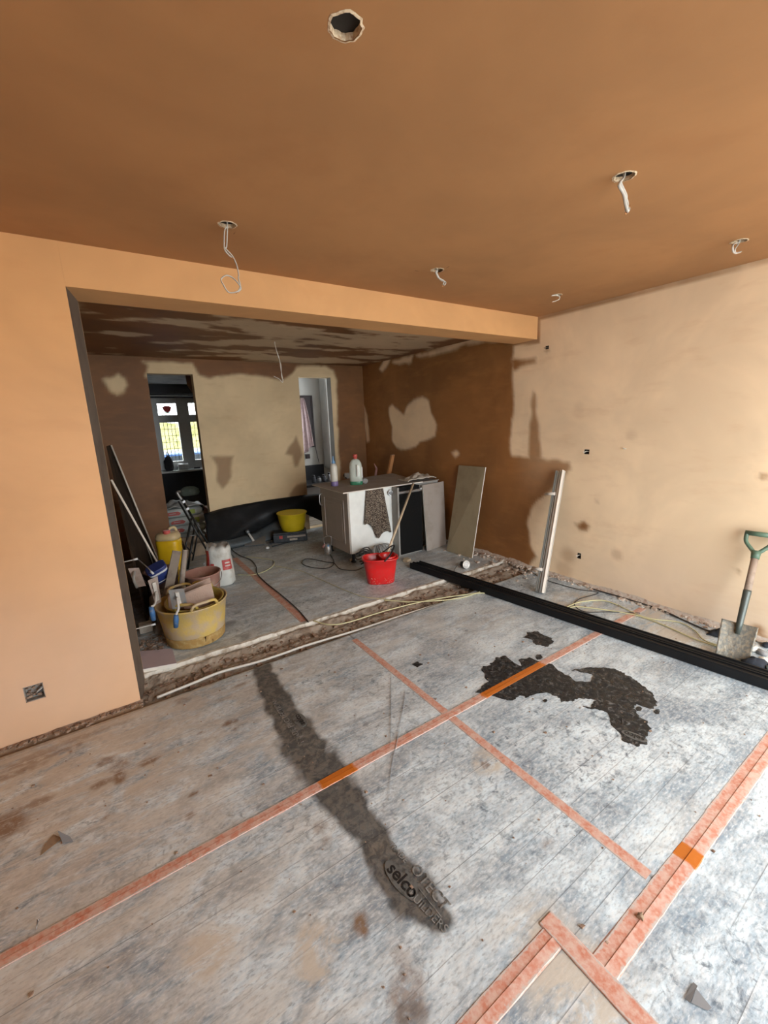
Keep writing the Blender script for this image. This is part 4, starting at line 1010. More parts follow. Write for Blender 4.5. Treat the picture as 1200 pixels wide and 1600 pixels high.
b = MB(); b.tube(smooth_path([c-rr*.03+Vector((0, 0, .07)), c-rr*.045+Vector((0, 0, .04)), c-rr*.01-ff*.04+Vector((0, 0, .012))]), .008, 8); b.build('brush_handle', 'tyre', br_)
# patterned cloth hanging over the white panel
t = newmat('pattern_cloth'); p = t.pos()
vo = t.new('ShaderNodeTexVoronoi'); vo.inputs['Scale'].default_value = 115; t.link(p, vo.inputs['Vector'])
c_ = t.mix(t.ramp(vo.outputs['Distance'], 0.38, 0.46), (0.33, 0.27, 0.20), (0.045, 0.03, 0.022)); t.out(c_, 0.9, t.bump(t.noise(p, 200, 2), 0.2, .002))
tl_, tr_ = Yp(572, 764, CY0-.012), Yp(598, 761, CY0-.012); bl_, brr = Yp(568, 824, CY0-.012), Yp(611, 828, CY0-.012)
us = lines(0, 1, 0.03); vs_ = lines(0, 1, 0.03)
def dc(u, v):
    T = np.array(tl_)[None]*(1-u[:, None])+np.array(tr_)[None]*u[:, None]; Bt = np.array(bl_)[None]*(1-u[:, None])+np.array(brr)[None]*u[:, None]
    ext = 0.10*np.exp(-((u-.55)/.17)**2)-0.045*np.exp(-((u-.12)/.2)**2)+.03*np.exp(-((u-.95)/.1)**2)
    P = T*(1-v[:, None])+Bt*v[:, None]
    P[:, 2] -= ext*v; P[:, 1] -= 0.003+0.013*(1+np.sin(u*23+v*1.5))*(.3+.7*v); P[:, 0] -= .03*np.exp(-((u-.55)/.17)**2)*v**3
    return P
tc = grid('patterned_cloth', (0, 0, 0), (0, 0, 0), (0, 0, 0), us, vs_, 'pattern_cloth', (0, 1, 0), .004, disp=dc, smooth=True)
setp(tc, 'brown patterned cloth hanging over the white cabinet side', 'cloth')
# chrome downlight hanging at the cabinet corner
c = Yp(610, 770, CY0-.03); dl_ = thing('hanging_downlight', 'round chrome downlight hanging at the white cabinet corner', 'light fitting', c)
d_ = Vector((-.35, -.9, -.1)).normalized(); rot = d_.to_track_quat('Z', 'Y').to_matrix()
b = MB(); b.lathe([(.0285, 0), (.031, .005), (.028, .011), (.020, .008), (.018, -.004)], c, 20, tilt=rot); b.build('bezel', 'steel', dl_)
b = MB(); b.lathe([(.019, -.03), (.019, .003), (.012, .005)], c, 16, tilt=rot); b.build('lamp', 'grey_plastic', dl_)
b = MB(); b.tube(smooth_path([c, c+Vector((.01, .02, .03)), c+Vector((-.01, .03, .04))]), .003, 6); b.build('flex', 'cable_white', dl_)
# sticks and rag behind the board
M('new_wood', (0.48, 0.22, 0.075), 0.6, dirt=(0.40, 0.16, 0.05), scale=10); M('pink_wood', (0.33, 0.17, 0.15), 0.7); M('rag', (0.46, 0.41, 0.34), 0.95, dirt=(0.34, 0.29, 0.23), scale=20, bump=.3)
a = Yp(607.5, 741, 4.86); e = Yp(613.5, 711, 4.90); d_ = (e-a); foot = a-d_*((a.z-.003)/d_.z)
ws = thing('timber_batten', 'orange-brown timber batten standing behind the board top', 'batten', foot)
xa_ = Vector((.025, 0, 0)); ya_ = Vector((0, .019, 0)); mid = (foot+e)/2; hv = (e-foot)/2
b = MB(); b.obox(mid, xa_, ya_, hv); b.build('batten_body', 'new_wood', ws, bevel=.002)
b = MB(); b.obox(e+d_.normalized()*.002, xa_*.9, ya_*.9, d_.normalized()*.002); b.build('sawn_end', 'pb_grey', ws)
a = Yp(592, 741, 4.84); e = Yp(584.5, 724, 4.84); d_ = e-a; foot = a-d_*((a.z-.003)/d_.z)
if foot.x > 3.4: foot = Vector((2.9, 4.84, .003))
sp_ = thing('pink_stake', 'pointed pinkish stake poking up behind the board top', 'stake', foot)
b = MB(); b.tube([foot, a+d_*.5], .016, 8); b.build('stake_shaft', 'pink_wood', sp_); b = MB(); b.tube([a+d_*.5, e], [.016, .003], 8); b.build('stake_tip', 'pink_wood', sp_)
us = lines(0, 1, .06); vs_ = lines(0, 1, .06)
k0, k1, k2 = Yp(638, 752, 3.90), Yp(682, 752, 3.90), Yp(650, 741, 3.98)
def drg(u, v):
    P = np.array(k0)[None]+np.outer(u, np.array(k1-k0))
    P[:, 1] += .22*v; hmp = np.sin(math.pi*np.clip(u, 0, 1))**.6*np.sin(math.pi*(v*.85+.15))**.7
    P[:, 2] = .832+.025*hmp+.06*np.clip(fbm(u*6, v*6, 17)*2.4+.25, 0, 1)*hmp
    return P
rg = grid('crumpled_rag', (0, 0, 0), (0, 0, 0), (0, 0, 0), us, vs_, 'rag', (0, 0, -1), .01, disp=drg, smooth=True); setp(rg, 'crumpled pale rag lying at the right end of the board top', 'rag')
rt = thing('rag_support', 'added grey box holding up the rag behind the leaning grey board', 'box', (3.2, 4.05, 0))  # mostly hidden box, added only to hold up the rag
b = MB(); b.box((3.05, 3.90, .0025), (3.40, 4.20, .795)); b.build('box_body', 'grey_side', rt, bevel=.003); b = MB(); b.box((3.04, 3.89, .795), (3.41, 4.21, .803)); b.build('box_lid', 'pb_grey', rt)
# junk under the cabinet
M('dusty_black', (0.05, 0.045, 0.04), 0.8, dirt=(0.16, 0.14, 0.12), scale=30)
jk = thing('cable_heap', 'dusty heap of dark cable behind the red bucket', 'cable', (2.28, 3.72, 0))
for k in range(7):
    c = Vector((2.26+random.uniform(-.09, .12), 3.70+random.uniform(-.05, .08), .02+.022*k)); R_ = random.uniform(.07, .11)
    pts = [c+Vector((R_*math.cos(a)*random.uniform(.9, 1.1), R_*.7*math.sin(a), .02*math.sin(a*2+k)+.02)) for a in np.linspace(0, 2*math.pi, 9, endpoint=False)]
    b = MB(); b.tube(smooth_path(pts, 5, True), .007, 6, True); b.build('cable_coil', 'dusty_black', jk)
jm = thing('string_mop_head', 'grey string mop head slumped against the white panel', 'mop head', (2.42, 3.80, 0))
b = MB()
for k in range(60):
    a = random.uniform(-.13, .15); s = Vector((2.45+a*.4, 3.80, .17+random.uniform(-.01, .02))); e = Vector((2.45+a, 3.74+random.uniform(-.05, .06), random.uniform(.01, .14)))
    b.tube(smooth_path([s, (s+e)/2+Vector((random.uniform(-.03, .03), random.uniform(-.03, 0), .03)), e], 4), .0045, 5)
b.build('mop_strings', 'grey_side', jm); b = MB(); b.tube([(2.40, 3.80, .17), (2.52, 3.80, .18)], .012, 8); b.build('mop_clamp', 'grey_plastic', jm)

# ------------------------------------------------------------------ red mop bucket and mop handle
M('red_plastic', (0.62, 0.012, 0.012), 0.35, dirt=(0.55, 0.03, 0.025), scale=30, coat=.2); M('mop_pole', (0.55, 0.44, 0.30), 0.6, dirt=(0.42, 0.32, 0.2), scale=30); M('black_plastic', (0.012, 0.012, 0.012), 0.45)
bc = Vector((2.105, 3.27, .0025)); brot = -YAW+.10
bk_ = thing('mop_bucket', 'red oval mop bucket with black handle', 'bucket', bc)
b = MB(); b.lathe([(.125, 0), (.132, .006), (.150, .14), (.163, .235), (.176, .240), (.178, .252), (.166, .254), (.158, .248), (.146, .14), (.126, .014), (.001, .012)], bc, 40, 1, .70, 3.0, brot); b.build('bucket_shell', 'red_plastic', bk_)
ux = Vector((math.cos(brot), math.sin(brot), 0)); uy = Vector((-math.sin(brot), math.cos(brot), 0))
wc = bc+ux*.075+Vector((0, 0, .20)); b = MB(); b.lathe([(.03, -.06), (.055, -.03), (.078, .045), (.084, .066), (.076, .066), (.070, .045), (.050, -.02), (.001, -.05)], wc, 24, 1, 1.1, 2.3, brot); b.build('wringer_cone', 'red_plastic', bk_)
b = MB(); b.tube(smooth_path([bc+ux*.03-uy*.125+Vector((0, 0, .242)), bc+ux*.085-uy*.10+Vector((0, 0, .29)), bc+ux*.14+Vector((0, 0, .345)), bc+ux*.12+uy*.09+Vector((0, 0, .32)), bc+ux*.03+uy*.125+Vector((0, 0, .245))], 8), .011, 8, flat=.6); b.build('carry_handle', 'black_plastic', bk_)
b = MB()
for k in range(34):
    a = random.uniform(-2.4, -.5); z = random.uniform(.012, .07); r = .131+.13*z
    sx_, sy_ = math.copysign(abs(math.cos(a))**(2/3), math.cos(a)), math.copysign(abs(math.sin(a))**(2/3), math.sin(a))*.70
    b.rock(bc+ux*(sx_*r)+uy*(sy_*r)+Vector((0, 0, z)), random.uniform(.002, .0045))
b.build('plaster_splashes', 'rubble_pale', bk_, kind='stuff')
top = Yp(645, 758, 3.733); bot = Vector((2.055, 3.26, .025)); d_ = (top-bot).normalized()
mp = thing('mop', 'pale wooden mop handle standing in the red bucket', 'mop', bot)
b = MB(); b.tube([bot+d_*.08, top+d_*.02], [.0135, .0125], 10); b.build('pole', 'mop_pole', mp)
b = MB(); b.tube([bot, bot+d_*.09], [.03, .018], 10); b.build('mop_socket', 'red_plastic', mp)
# timber block, downlight on the floor, clamp light
c = Zp(636, 877, .003); b = MB(); b.obox(c+Vector((0, 0, .014)), (.035, .012, 0), (-.01, .025, 0), (0, 0, .012)); b.obox(c+Vector((.02, .045, .012)), (.03, -.004, 0), (.003, .015, 0), (0, 0, .010))
b.build('wood_offcut', 'mop_pole', label='little wood offcut on the floor right of the red bucket', cat='offcut', base=c, bevel=.001)
M('alu', (0.72, 0.72, 0.68), 0.35, .25); M('bracket_white', (0.66, 0.60, 0.52), 0.5); c = Zp(728, 882, .045); fl_ = thing('floor_downlight', 'silver downlight with flex lying on the floor near the black rails', 'light fitting', (c.x, c.y, 0.003))
d_ = Vector((-.15, -.95, .2)).normalized(); rot = d_.to_track_quat('Z', 'Y').to_matrix()
b = MB(); b.lathe([(.042, 0), (.046, .006), (.041, .015), (.025, .010), (.022, 0)], c, 20, tilt=rot); b.build('bezel', 'alu', fl_)
b = MB(); b.lathe([(.022, .008), (.022, .002)], c, 14, tilt=rot); b.build('lens', 'white_plastic', fl_)
b = MB(); b.lathe([(.02, -.075), (.03, -.07), (.03, 0)], c, 14, tilt=rot); b.build('lamp_body', 'black_plastic', fl_)
b = MB(); b.tube(smooth_path([c+Vector((0, .04, -.005)), c+Vector((-.06, .05, .0)), c+Vector((-.13, .03, -.028)), c+Vector((-.2, -.02, -.028)), c+Vector((-.27, .0, -.028))]), .0035, 6); b.build('flex', 'dusty_black', fl_)
c = Xp(513, 866, 2.055)
cl_ = thing('clamp_lamp', 'small wire-framed clamp lamp standing by the cabinet door', 'lamp', c)
b = MB(); b.tube(smooth_path([c+rr*-.03+Vector((0, 0, .10)), c-rr*.04+Vector((0, 0, .20)), c+rr*.045+Vector((0, 0, .21)), c+rr*.035+Vector((0, 0, .10)), c+rr*.02+Vector((0, 0, .06))], 4), .005, 6); b.build('wire_stand', 'dull_steel', cl_)
b = MB(); b.lathe([(.03, .003), (.045, .02), (.042, .08), (.028, .12), (.012, .135)], c, 14, jit=.1); b.build('lamp_head', 'galvanised', cl_)
b = MB(); b.tube([c-rr*.06+Vector((0, 0, .09)), c-rr*.02+Vector((0, 0, .12))], .018, 8); b.build('grip', 'pink_wood', cl_)
b = MB(); b.tube([c-rr*.02+Vector((0, 0, .03)), c+rr*.012+Vector((0, 0, .12))-ff*.03], .010, 8); b.build('lever', 'blue_cap', cl_)

# ------------------------------------------------------------------ pile by the left jamb
M('tub_yellow', (0.55, 0.39, 0.11), 0.65, dirt=(0.45, 0.345, 0.215), scale=7, amt=(.40, .58), bump=.15, bscale=60); M('tub_inner', (0.42, 0.30, 0.06), 0.6, dirt=(0.33, 0.22, 0.09), scale=12)
def tub(root, c, r0_, r1_, h, mat, matin, hang, n=48, handle=True, tilt=None, lipw=.008):
    c = Vector(c); T = tilt if tilt is not None else Matrix.Identity(3)
    b = MB(); b.lathe([(r0_*.94, 0), (r0_, .012), (r0_*.55+r1_*.45, h*.5), (r1_, h-.012), (r1_+lipw, h-.008), (r1_+lipw, h), (r1_-.004, h), (r0_*.55+r1_*.45-.006, h*.5), (r0_-.006, .02), (.001, .016)], c, n, tilt=tilt); b.build('tub_wall', mat, root)
    if handle:
        for k in range(2):
            a0_ = hang+k*math.pi; pts = []
            for s in np.linspace(-1, 1, 11):
                a = a0_+s*.40; z = h+.001+.042*math.sqrt(max(0, 1-s*s*s*s)); rr_ = r1_+.002
                pts.append(c+T@Vector((rr_*math.cos(a), rr_*math.sin(a), z)))
            b = MB(); b.tube(pts, .011, 8); b.build('handle', mat, root)
tc0 = Vector((0.415, 3.235, .003))
tb1 = thing('plaster_tub', 'big yellow plaster-stained flexible tub', 'tub', tc0)
tub(tb1, tc0, .200, .240, .30, 'tub_yellow', 'tub_inner', math.radians(-78))
tb2 = thing('inner_tub', 'second yellow tub nested inside the big plaster tub', 'tub', tc0+Vector((.015, .0, .025)))
tub(tb2, tc0+Vector((.02, .012, .022)), .165, .196, .282, 'tub_inner', 'tub_inner', math.radians(62), tilt=Matrix.Rotation(math.radians(3), 3, 'X'))
M('stain_brown', (0.33, 0.20, 0.06), 0.8, dirt=(0.42, 0.30, 0.12), scale=25)
b = MB(); b.lathe([(.2005, .004), (.2035, .012), (.2105, .075), (.2102, .077), (.2030, .012)], tc0, 48, jit=.006); b.build('dirt_band', 'stain_brown', tb1)
# dusty pink boards in the tub
M('pink_board', (0.42, 0.30, 0.235), 0.9, dirt=(0.34, 0.22, 0.17), scale=10, bump=.3)
tz = .003
for k, (lab, qpx, yy) in enumerate((('dusty pink board piece standing in the tub, the rear one', [(262, 931), (328, 903), (333, 924), (300, 950), (264, 955)], 3.30), ('dusty pink board piece standing in the tub, the front one', [(286, 928), (330, 911), (337, 940), (318, 950), (288, 952)], 3.20))):
    q = [Yp(x, y, yy) for x, y in qpx]; cc = sum(q, Vector())/len(q); r_ = thing('board_piece', lab, 'board', (cc.x, cc.y, min(v.z for v in q)), 'pink board pieces in the tub')
    b = MB(); b.slab(q, (0, 1, .25), .012); b.build('board_body', 'pink_board', r_, bevel=.004)
    b = MB(); b.tube([q[0]+Vector((0, -.002, 0)), q[1]+Vector((0, -.002, 0))], .007, 8); b.build('rolled_edge', 'pink_board', r_)
# trowels hooked on the rim: blade, tang, grip
M('blue_grip', (0.035, 0.12, 0.28), 0.55, dirt=(0.20, 0.20, 0.20), scale=50, amt=(.5, .7)); M('white_dusty', (0.52, 0.49, 0.44), 0.8); M('blade_steel', (0.30, 0.31, 0.31), 0.45, .6, dirt=(0.38, 0.32, 0.28), scale=20); M('blade_dusty', (0.33, 0.26, 0.22), 0.8, dirt=(0.25, 0.19, 0.15), scale=15)
def trowel(lab, blade, yb, tang, grip, mat, grp='plastering trowels'):
    q = [Yp(x, y, yb+dy) for x, y, dy in blade]; g0 = Yp(*grip[0]); g1 = Yp(*grip[1])
    r_ = thing('plastering_trowel', lab, 'trowel', q[0], grp)
    nn = (q[1]-q[0]).cross(q[3]-q[0]).normalized()
    if nn.y > 0: nn = -nn
    b = MB(); b.slab(q, nn, .003); bl = b.build('blade', mat, r_)
    m0, m1 = (q[0]+q[1])/2, (q[2]+q[3])/2
    b = MB(); b.obox((m0*.5+m1*.5)+nn*.009, (q[1]-q[0]).normalized()*.012, (m1-m0)*.36, nn*.006); b.build('blade_mount', 'white_dusty', bl, bevel=.002)
    b = MB(); b.tube(smooth_path([(m0+m1)/2+nn*.015]+[Yp(*t_) for t_ in tang]+[g0], 6), .008, 8); b.build('tang', 'white_dusty', r_)
    b = MB(); b.tube([g0, g0*.6+g1*.4, g1], [.014, .018, .015], 12); b.build('grip', 'blue_grip', r_)
trowel('steel trowel with blue grip hooked over the front of the yellow tub', [(263, 922, 0), (287, 919, 0), (293, 946, .03), (270, 952, .03)], 3.06, [(277, 935, 3.03), (279, 950, 2.985), (276, 958, 2.97)], ((275, 961, 2.965), (275, 980, 2.975)), 'blade_steel')
trowel('dusty trowel with blue grip left of the yellow tub', [(231, 907, 0), (246, 900, 0), (252, 940, .03), (243, 945, .03)], 3.22, [(243, 940, 3.15), (240, 946, 3.1)], ((236, 948, 3.09), (240, 969, 3.09)), 'blade_dusty')
# pink buckets with tools
M('pink_bucket', (0.36, 0.185, 0.14), 0.7, dirt=(0.42, 0.28, 0.21), scale=14); M('dark_pink', (0.15, 0.075, 0.06), 0.8, dirt=(0.24, 0.15, 0.12), scale=14)
def bucket(lab, c, r0_, r1_, h, mat):
    r_ = thing('builders_bucket', lab, 'bucket', c, 'plaster buckets in the pile'); c = Vector(c)
    b = MB(); b.lathe([(r0_, 0), (r1_, h-.01), (r1_+.008, h-.006), (r1_+.008, h), (r1_-.005, h), (r0_-.005, .014), (.001, .012)], c, 28); b.build('bucket_shell', mat, r_)
    pts = [c+Vector((r1_*1.04*math.cos(a), r1_*1.04*math.sin(a)*.55-.04, h-.02-.10*abs(math.sin(a)))) for a in np.linspace(math.pi, 2*math.pi, 12)]
    b = MB(); b.tube(pts, .0035, 6); b.build('bail_handle', 'dull_steel', r_)
    return r_
bucket('pink plaster bucket holding tools behind the yellow tub', (.585, 3.72, .003), .115, .145, .33, 'pink_bucket')
bucket('dark plaster-caked bucket behind the jamb at the left', (.305, 4.02, .003), .11, .135, .33, 'dark_pink')
def bar(name, lab, cat, a, e, hw, hd, mat, end=None, grp=None):
    a, e = Vector(a), Vector(e); r_ = thing(name, lab, cat, a, grp); d = (e-a); u = d.cross(Vector((0, 1, 0))).normalized()*hw; w = d.cross(u).normalized()*hd
    b = MB(); b.obox((a+e)/2, u, w, d/2); b.build('bar_body', mat, r_, bevel=.002)
    if end: b = MB(); b.obox(e+d.normalized()*.003, u*1.02, w*1.02, d.normalized()*.003); b.build('end_face', end, r_)
    return r_
M('grey_wood', (0.20, 0.165, 0.13), 0.85, dirt=(0.13, 0.10, 0.08), scale=20); M('dust_tube', (0.34, 0.29, 0.245), 0.8, dirt=(0.25, 0.2, 0.16), scale=20)
bar('grey_plank', 'dusty grey plank leaning behind the blue tin', 'plank', Yp(262, 928, 3.52)-(Yp(276, 862, 3.60)-Yp(262, 928, 3.52))*((Yp(262, 928, 3.52).z-.004)/(Yp(276, 862, 3.60).z-Yp(262, 928, 3.52).z)), Yp(276, 862, 3.60), .032, .008, 'grey_wood', 'grey_wood')
a, e = Yp(282, 930, 3.58), Yp(289, 860, 3.66); a = a-(e-a)*((a.z-.003)/(e.z-a.z)); r_ = thing('dusty_tube', 'dusty grey tube standing beside the grey plank', 'tube', a)
b = MB(); b.tube([a, e], .021, 14); b.build('tube_body', 'dust_tube', r_); b = MB(); b.tube([e, e+(e-a).normalized()*.004], .022, 14); b.build('tube_cap', 'rubble_pale', r_)
b = MB(); b.tube([a, a+(e-a)*.15], .026, 14); b.build('tube_collar', 'pink_board', r_)
# blue tin with white stripes, tilted
c = Yp(249, 895, 3.62); tl = Matrix.Rotation(math.radians(-22), 3, 'Y')@Matrix.Rotation(math.radians(18), 3, 'X'); M('tin_blue', (0.018, 0.032, 0.14), 0.4); M('tin_white', (0.55, 0.58, 0.62), 0.4)
bx_ = thing('blue_tin', 'dark blue tub with white stripes tipped on the pile', 'tub', c-Vector((0, 0, .07)))
b = MB(); b.lathe([(.060, -.065), (.064, -.06), (.066, .05), (.062, .055)], c, 24, 1.05, .8, 4, tilt=tl); b.build('tin_body', 'tin_blue', bx_)
b = MB(); b.lathe([(.066, .050), (.071, .054), (.071, .066), (.064, .070)], c, 24, 1.05, .8, 4, tilt=tl); b.build('tin_lid', 'tin_blue', bx_)
for z0, z1 in ((.022, .038), (-.05, -.042)):
    b = MB(); b.lathe([(.0662, z0), (.0668, z1)], c, 24, 1.05, .8, 4, tilt=tl); b.build('stripe', 'tin_white', bx_)
# what the tin rests on
b = MB(); b.lathe([(.085, .003), (.095, .10), (.085, .24), (.05, .275), (.001, .28)], (c.x-.02, c.y+.02, 0), 14, .9, .6, jit=.12); sk_ = b.build('plaster_sack', 'grey_wood', label='slumped grey sack under the blue tub', cat='sack', base=(c.x, c.y, 0))
# spare tools at the left: hand float and loose wires
r_ = thing('hand_float', 'grey hand float leaning at the left of the pile', 'float', Yp(215, 940, 3.55)); q = [Yp(200, 888, 3.58), Yp(217, 887, 3.58), Yp(228, 915, 3.55), Yp(212, 918, 3.55)]
b = MB(); b.slab(q, (0, -1, .1), .006); b.build('float_plate', 'blade_dusty', r_); b = MB(); b.tube(smooth_path([Yp(210, 893, 3.56), Yp(209, 905, 3.50), Yp(214, 918, 3.52)]), .010, 8); b.build('float_handle', 'grey_side', r_)
for k, (lab, pts) in enumerate((('thin rod with pale tip lying across the left of the pile', [(186, 880, 3.6), (215, 873, 3.56)]), ('thin rod with pale tip near the floor beside the tub', [(203, 985, 3.22), (243, 975, 3.2)]), ('thin dark rod slanting down to the blue tub', [(216, 874, 3.57), (232, 888, 3.54), (240, 897, 3.5)]))):
    P = [Yp(*p) for p in pts]; r_ = thing('thin_rod', lab, 'rod', P[0], 'thin rods in the pile'); b = MB(); b.tube(P, .004, 6); b.build('rod_shaft', 'white_dusty' if k < 2 else 'dull_steel', r_); b = MB(); b.tube([P[-1]-(P[-1]-P[0]).normalized()*.03, P[-1]], .008, 8); b.build('rod_tip', 'white_plastic', r_)
c = Zp(230, 990, .0); b = MB(); b.obox((c.x, c.y+.05, .035), (.045, 0, 0), (0, .04, 0), (0, 0, .032)); b.build('tan_block', 'rag', label='small tan block on the floor left of the yellow tub', cat='block', base=(c.x, c.y, 0), bevel=.003)
for k, (lab, pts) in enumerate((('loose pale wire on the floor behind the pink slab', [(217, 994), (230, 993), (245, 990)]), ('short bent wire on the floor by the tub', [(232, 1008), (238, 1000), (247, 996)]))):
    b = MB(); P = smooth_path([Zp(x, y, .007) for x, y in pts]); b.tube(P, .004, 6); b.build('loose_wire', 'galvanised', label=lab, cat='wire', base=P[0])
# pink-grey slab in front
M('slab_mauve', (0.46, 0.375, 0.40), 0.75); c = Zp(245, 1030)
sl = thing('plasterboard_offcut', 'square mauve plasterboard offcut lying by the jamb', 'offcut', (c.x, c.y, .003))
q = [Zp(216, 1047, .030), Zp(276, 1036, .030), Zp(269, 1013, .030), Zp(215, 1018, .030)]
b = MB(); b.slab([v-Vector((0, 0, .0265)) for v in q], (0, 0, 1), .0255); b.build('gypsum_core', 'gypsum', sl); b = MB(); b.slab([v-Vector((0, 0, .0008)) for v in q], (0, 0, 1), .001); b.build('paper_face', 'slab_mauve', sl)
P_ = [(random.uniform(.05, .22), random.uniform(3.18, 3.42), .004, abs(random.gauss(.004, .005))+.002) for k in range(120)]
crumbs('plaster_crumbs', 'plaster crumbs on the floor between the jamb and the tub', P_, 'rubble')
# yellow jerrycan with red cap
M('can_yellow', (0.62, 0.38, 0.01), 0.35, dirt=(0.55, 0.32, 0.02), scale=10); M('can_top', (0.55, 0.42, 0.22), 0.5, dirt=(0.48, 0.36, 0.2), scale=10)
c = Vector((.452, 4.52, .003)); jc = thing('jerrycan', 'yellow plastic jerrycan with red cap', 'jerrycan', c)
b = MB(); b.lathe([(.10, 0), (.108, .01), (.110, .20), (.106, .40), (.111, .45), (.105, .475)], c, 32, 1, .82, 3.4, -.5); b.build('can_body', 'can_yellow', jc)
b = MB(); b.lathe([(.105, .474), (.108, .50), (.095, .535), (.06, .545), (.001, .545)], c, 32, 1, .82, 3.4, -.5); b.build('can_shoulder', 'can_top', jc)
b = MB(); b.tube([c+Vector((-.01, -.04, .53)), c+Vector((-.01, -.04, .572))], .032, 16); b.build('cap', 'red_cap', jc)
b = MB(); b.tube(smooth_path([c+Vector((.0, .0, .54)), c+Vector((.03, .02, .575)), c+Vector((.07, .03, .575)), c+Vector((.085, .035, .53))]), .014, 8); b.build('can_handle', 'can_top', jc)
# tall dark board and pale strips leaning against the inner left wall
M('dark_board', (0.022, 0.014, 0.009), 1.0, dirt=(0.04, 0.024, 0.014), scale=8); MATS['dark_board'].node_tree.nodes['Principled BSDF'].inputs['Specular IOR Level'].default_value = 0.1
M('bracket_pale', (0.70, 0.62, 0.52), 0.7)
lb = thing('dark_board', 'tall dark board leaning on the inner left wall', 'board', (.38, 4.9, .003))
q = [Vector((.40, 5.33, .003)), Vector((.140, 3.74, .003)), Vector((.078, 3.74, 1.43)), Vector((.128, 5.33, 1.388))]
nn = Vector((1, 0, .2)); b = MB(); b.slab(q, -nn, .016); b.build('board_face', 'dark_board', lb)
b = MB(); b.tube([q[0]+Vector((.006, -.004, .01)), q[3]+Vector((.006, -.004, 0))], .009, 6); b.build('pale_edge', 'bracket_pale', lb)
for z in (1.25, .98): 
    t_ = (z)/1.388; p0 = q[0].lerp(q[3], t_); b = MB(); b.obox(p0+Vector((-.0, -.03, 0)), (.003, 0, 0), (0, .035, 0), (0, 0, .004)); b.build('batten_stub', 'rag', lb)
st = thing('edge_bead', 'thin white edge bead leaning across the dark board', 'bead', (.5, 4.0, .003))
a, e = Yp(252, 890, 3.92), Yp(171, 750, 3.70)+Vector((.012, 0, 0)); a = a-(e-a)*((a.z-.012)/(e.z-a.z))
b = MB(); b.tube([a, e], .008, 6); b.build('bead_rod', 'bracket_pale', st); b = MB(); b.tube([a+Vector((0, .006, 0)), e+Vector((0, .006, 0))], .003, 5); b.build('bead_flange', 'dull_steel', st)
a, e = Yp(241, 886, 4.7), Yp(222, 832, 4.75); b = MB(); b.tube([a, e], .006, 6); b.build('dowel', 'rag', label='short pale dowel leaning at the foot of the dark board', cat='dowel', base=a)
# black folding stand
M('gloss_black', (0.012, 0.013, 0.012), 0.35)
c = Vector((.75, 5.1, .003)); sd = thing('folding_stand', 'black folding metal stand with clamp arms near the left doorway', 'stand', c)
def st_tube(nm, pts, r, parent=sd, mat='gloss_black'):
    b = MB(); b.tube([Yp(*p) for p in pts], r, 8); return b.build(nm, mat, parent)
arm = st_tube('main_arm', [(284, 780, 5.2), (330, 858, 5.0)], .013); st_tube('main_arm', [(279, 783, 5.22), (324, 861, 5.02)], .011)
st_tube('leg', [(299, 810, 5.18), (286, 874, 4.98)], .012); st_tube('leg', [(306, 812, 5.2), (293, 890, 4.95)], .012); st_tube('leg', [(311, 822, 5.22), (300, 880, 5.25)], .010)
st_tube('crossbar', [(292, 838, 5.1), (306, 836, 5.1)], .008, mat='dull_steel'); st_tube('crossbar', [(290, 852, 5.05), (302, 866, 5.12)], .008)
b = MB(); b.lathe([(.028, -.03), (.034, 0), (.028, .03)], Yp(307, 822, 5.18), 12); b.build('pivot', 'grey_plastic', sd)
b = MB(); b.tube(smooth_path([Yp(281, 768, 5.22), Yp(277, 770, 5.2), Yp(282, 778, 5.2), Yp(290, 788, 5.2), Yp(293, 793, 5.2)]), .014, 8); b.build('hook_end', 'dull_steel', sd)
for k, (x, y) in enumerate(((287, 784), (293, 795), (299, 806), (317, 836), (325, 850))): b = MB(); b.obox(Yp(x, y, 5.15), (.014, 0, .008), (0, .014, 0), (-.006, 0, .012)); b.build('clamp_screw', 'dull_steel', arm, bevel=.002)
# dusty rubble sack by the stand
us = lines(0, 1, .05); vs_ = lines(0, 1, .05)
c = Vector((.84, 4.22, .003)); bg_ = thing('rubble_sack', 'white plastic sack with red panels behind the yellow tub', 'sack', c)
M('sack_white', (0.60, 0.60, 0.55), 0.5, dirt=(0.48, 0.46, 0.40), scale=14, bump=.3, bscale=25); M('sack_red', (0.42, 0.045, 0.04), 0.5, dirt=(0.50, 0.12, 0.10), scale=40)
prof = [(.105, 0), (.125, .02), (.128, .12), (.118, .22), (.108, .31), (.115, .36), (.10, .41)]
b = MB(); b.lathe(prof+[(.075, .35)], c, 30, 1.0, .72, 2.4, -.5, jit=.07); b.build('sack_body', 'sack_white', bg_)
b = MB(); b.lathe([(.001, .345), (.06, .36), (.09, .335)], c, 16, 1, .72, 2.4, -.5, jit=.1); b.build('sack_filling', 'rag', bg_)
def sackpt(a, z, off=.006):
    r = np.interp(z, [p_[1] for p_ in prof], [p_[0] for p_ in prof])+off
    ca, sa = math.cos(a), math.sin(a); x = math.copysign(abs(ca)**(2/2.4), ca)*r; y = math.copysign(abs(sa)**(2/2.4), sa)*r*.72
    return c+Vector((x*math.cos(-.5)-y*math.sin(-.5), x*math.sin(-.5)+y*math.cos(-.5), z))
def patch(nm, a0_, a1_, z0, z1, mat, parent, off=.007, slope=0.0):
    b = MB(); A = np.linspace(a0_, a1_, 8); Z = np.linspace(z0, z1, 5)
    vs2 = [sackpt(a, z+slope*(a-a0_), off) for a in A for z in Z]; b.add(vs2, [(i*5+j, (i+1)*5+j, (i+1)*5+j+1, i*5+j+1) for i in range(7) for j in range(4)], True); return b.build(nm, mat, parent)
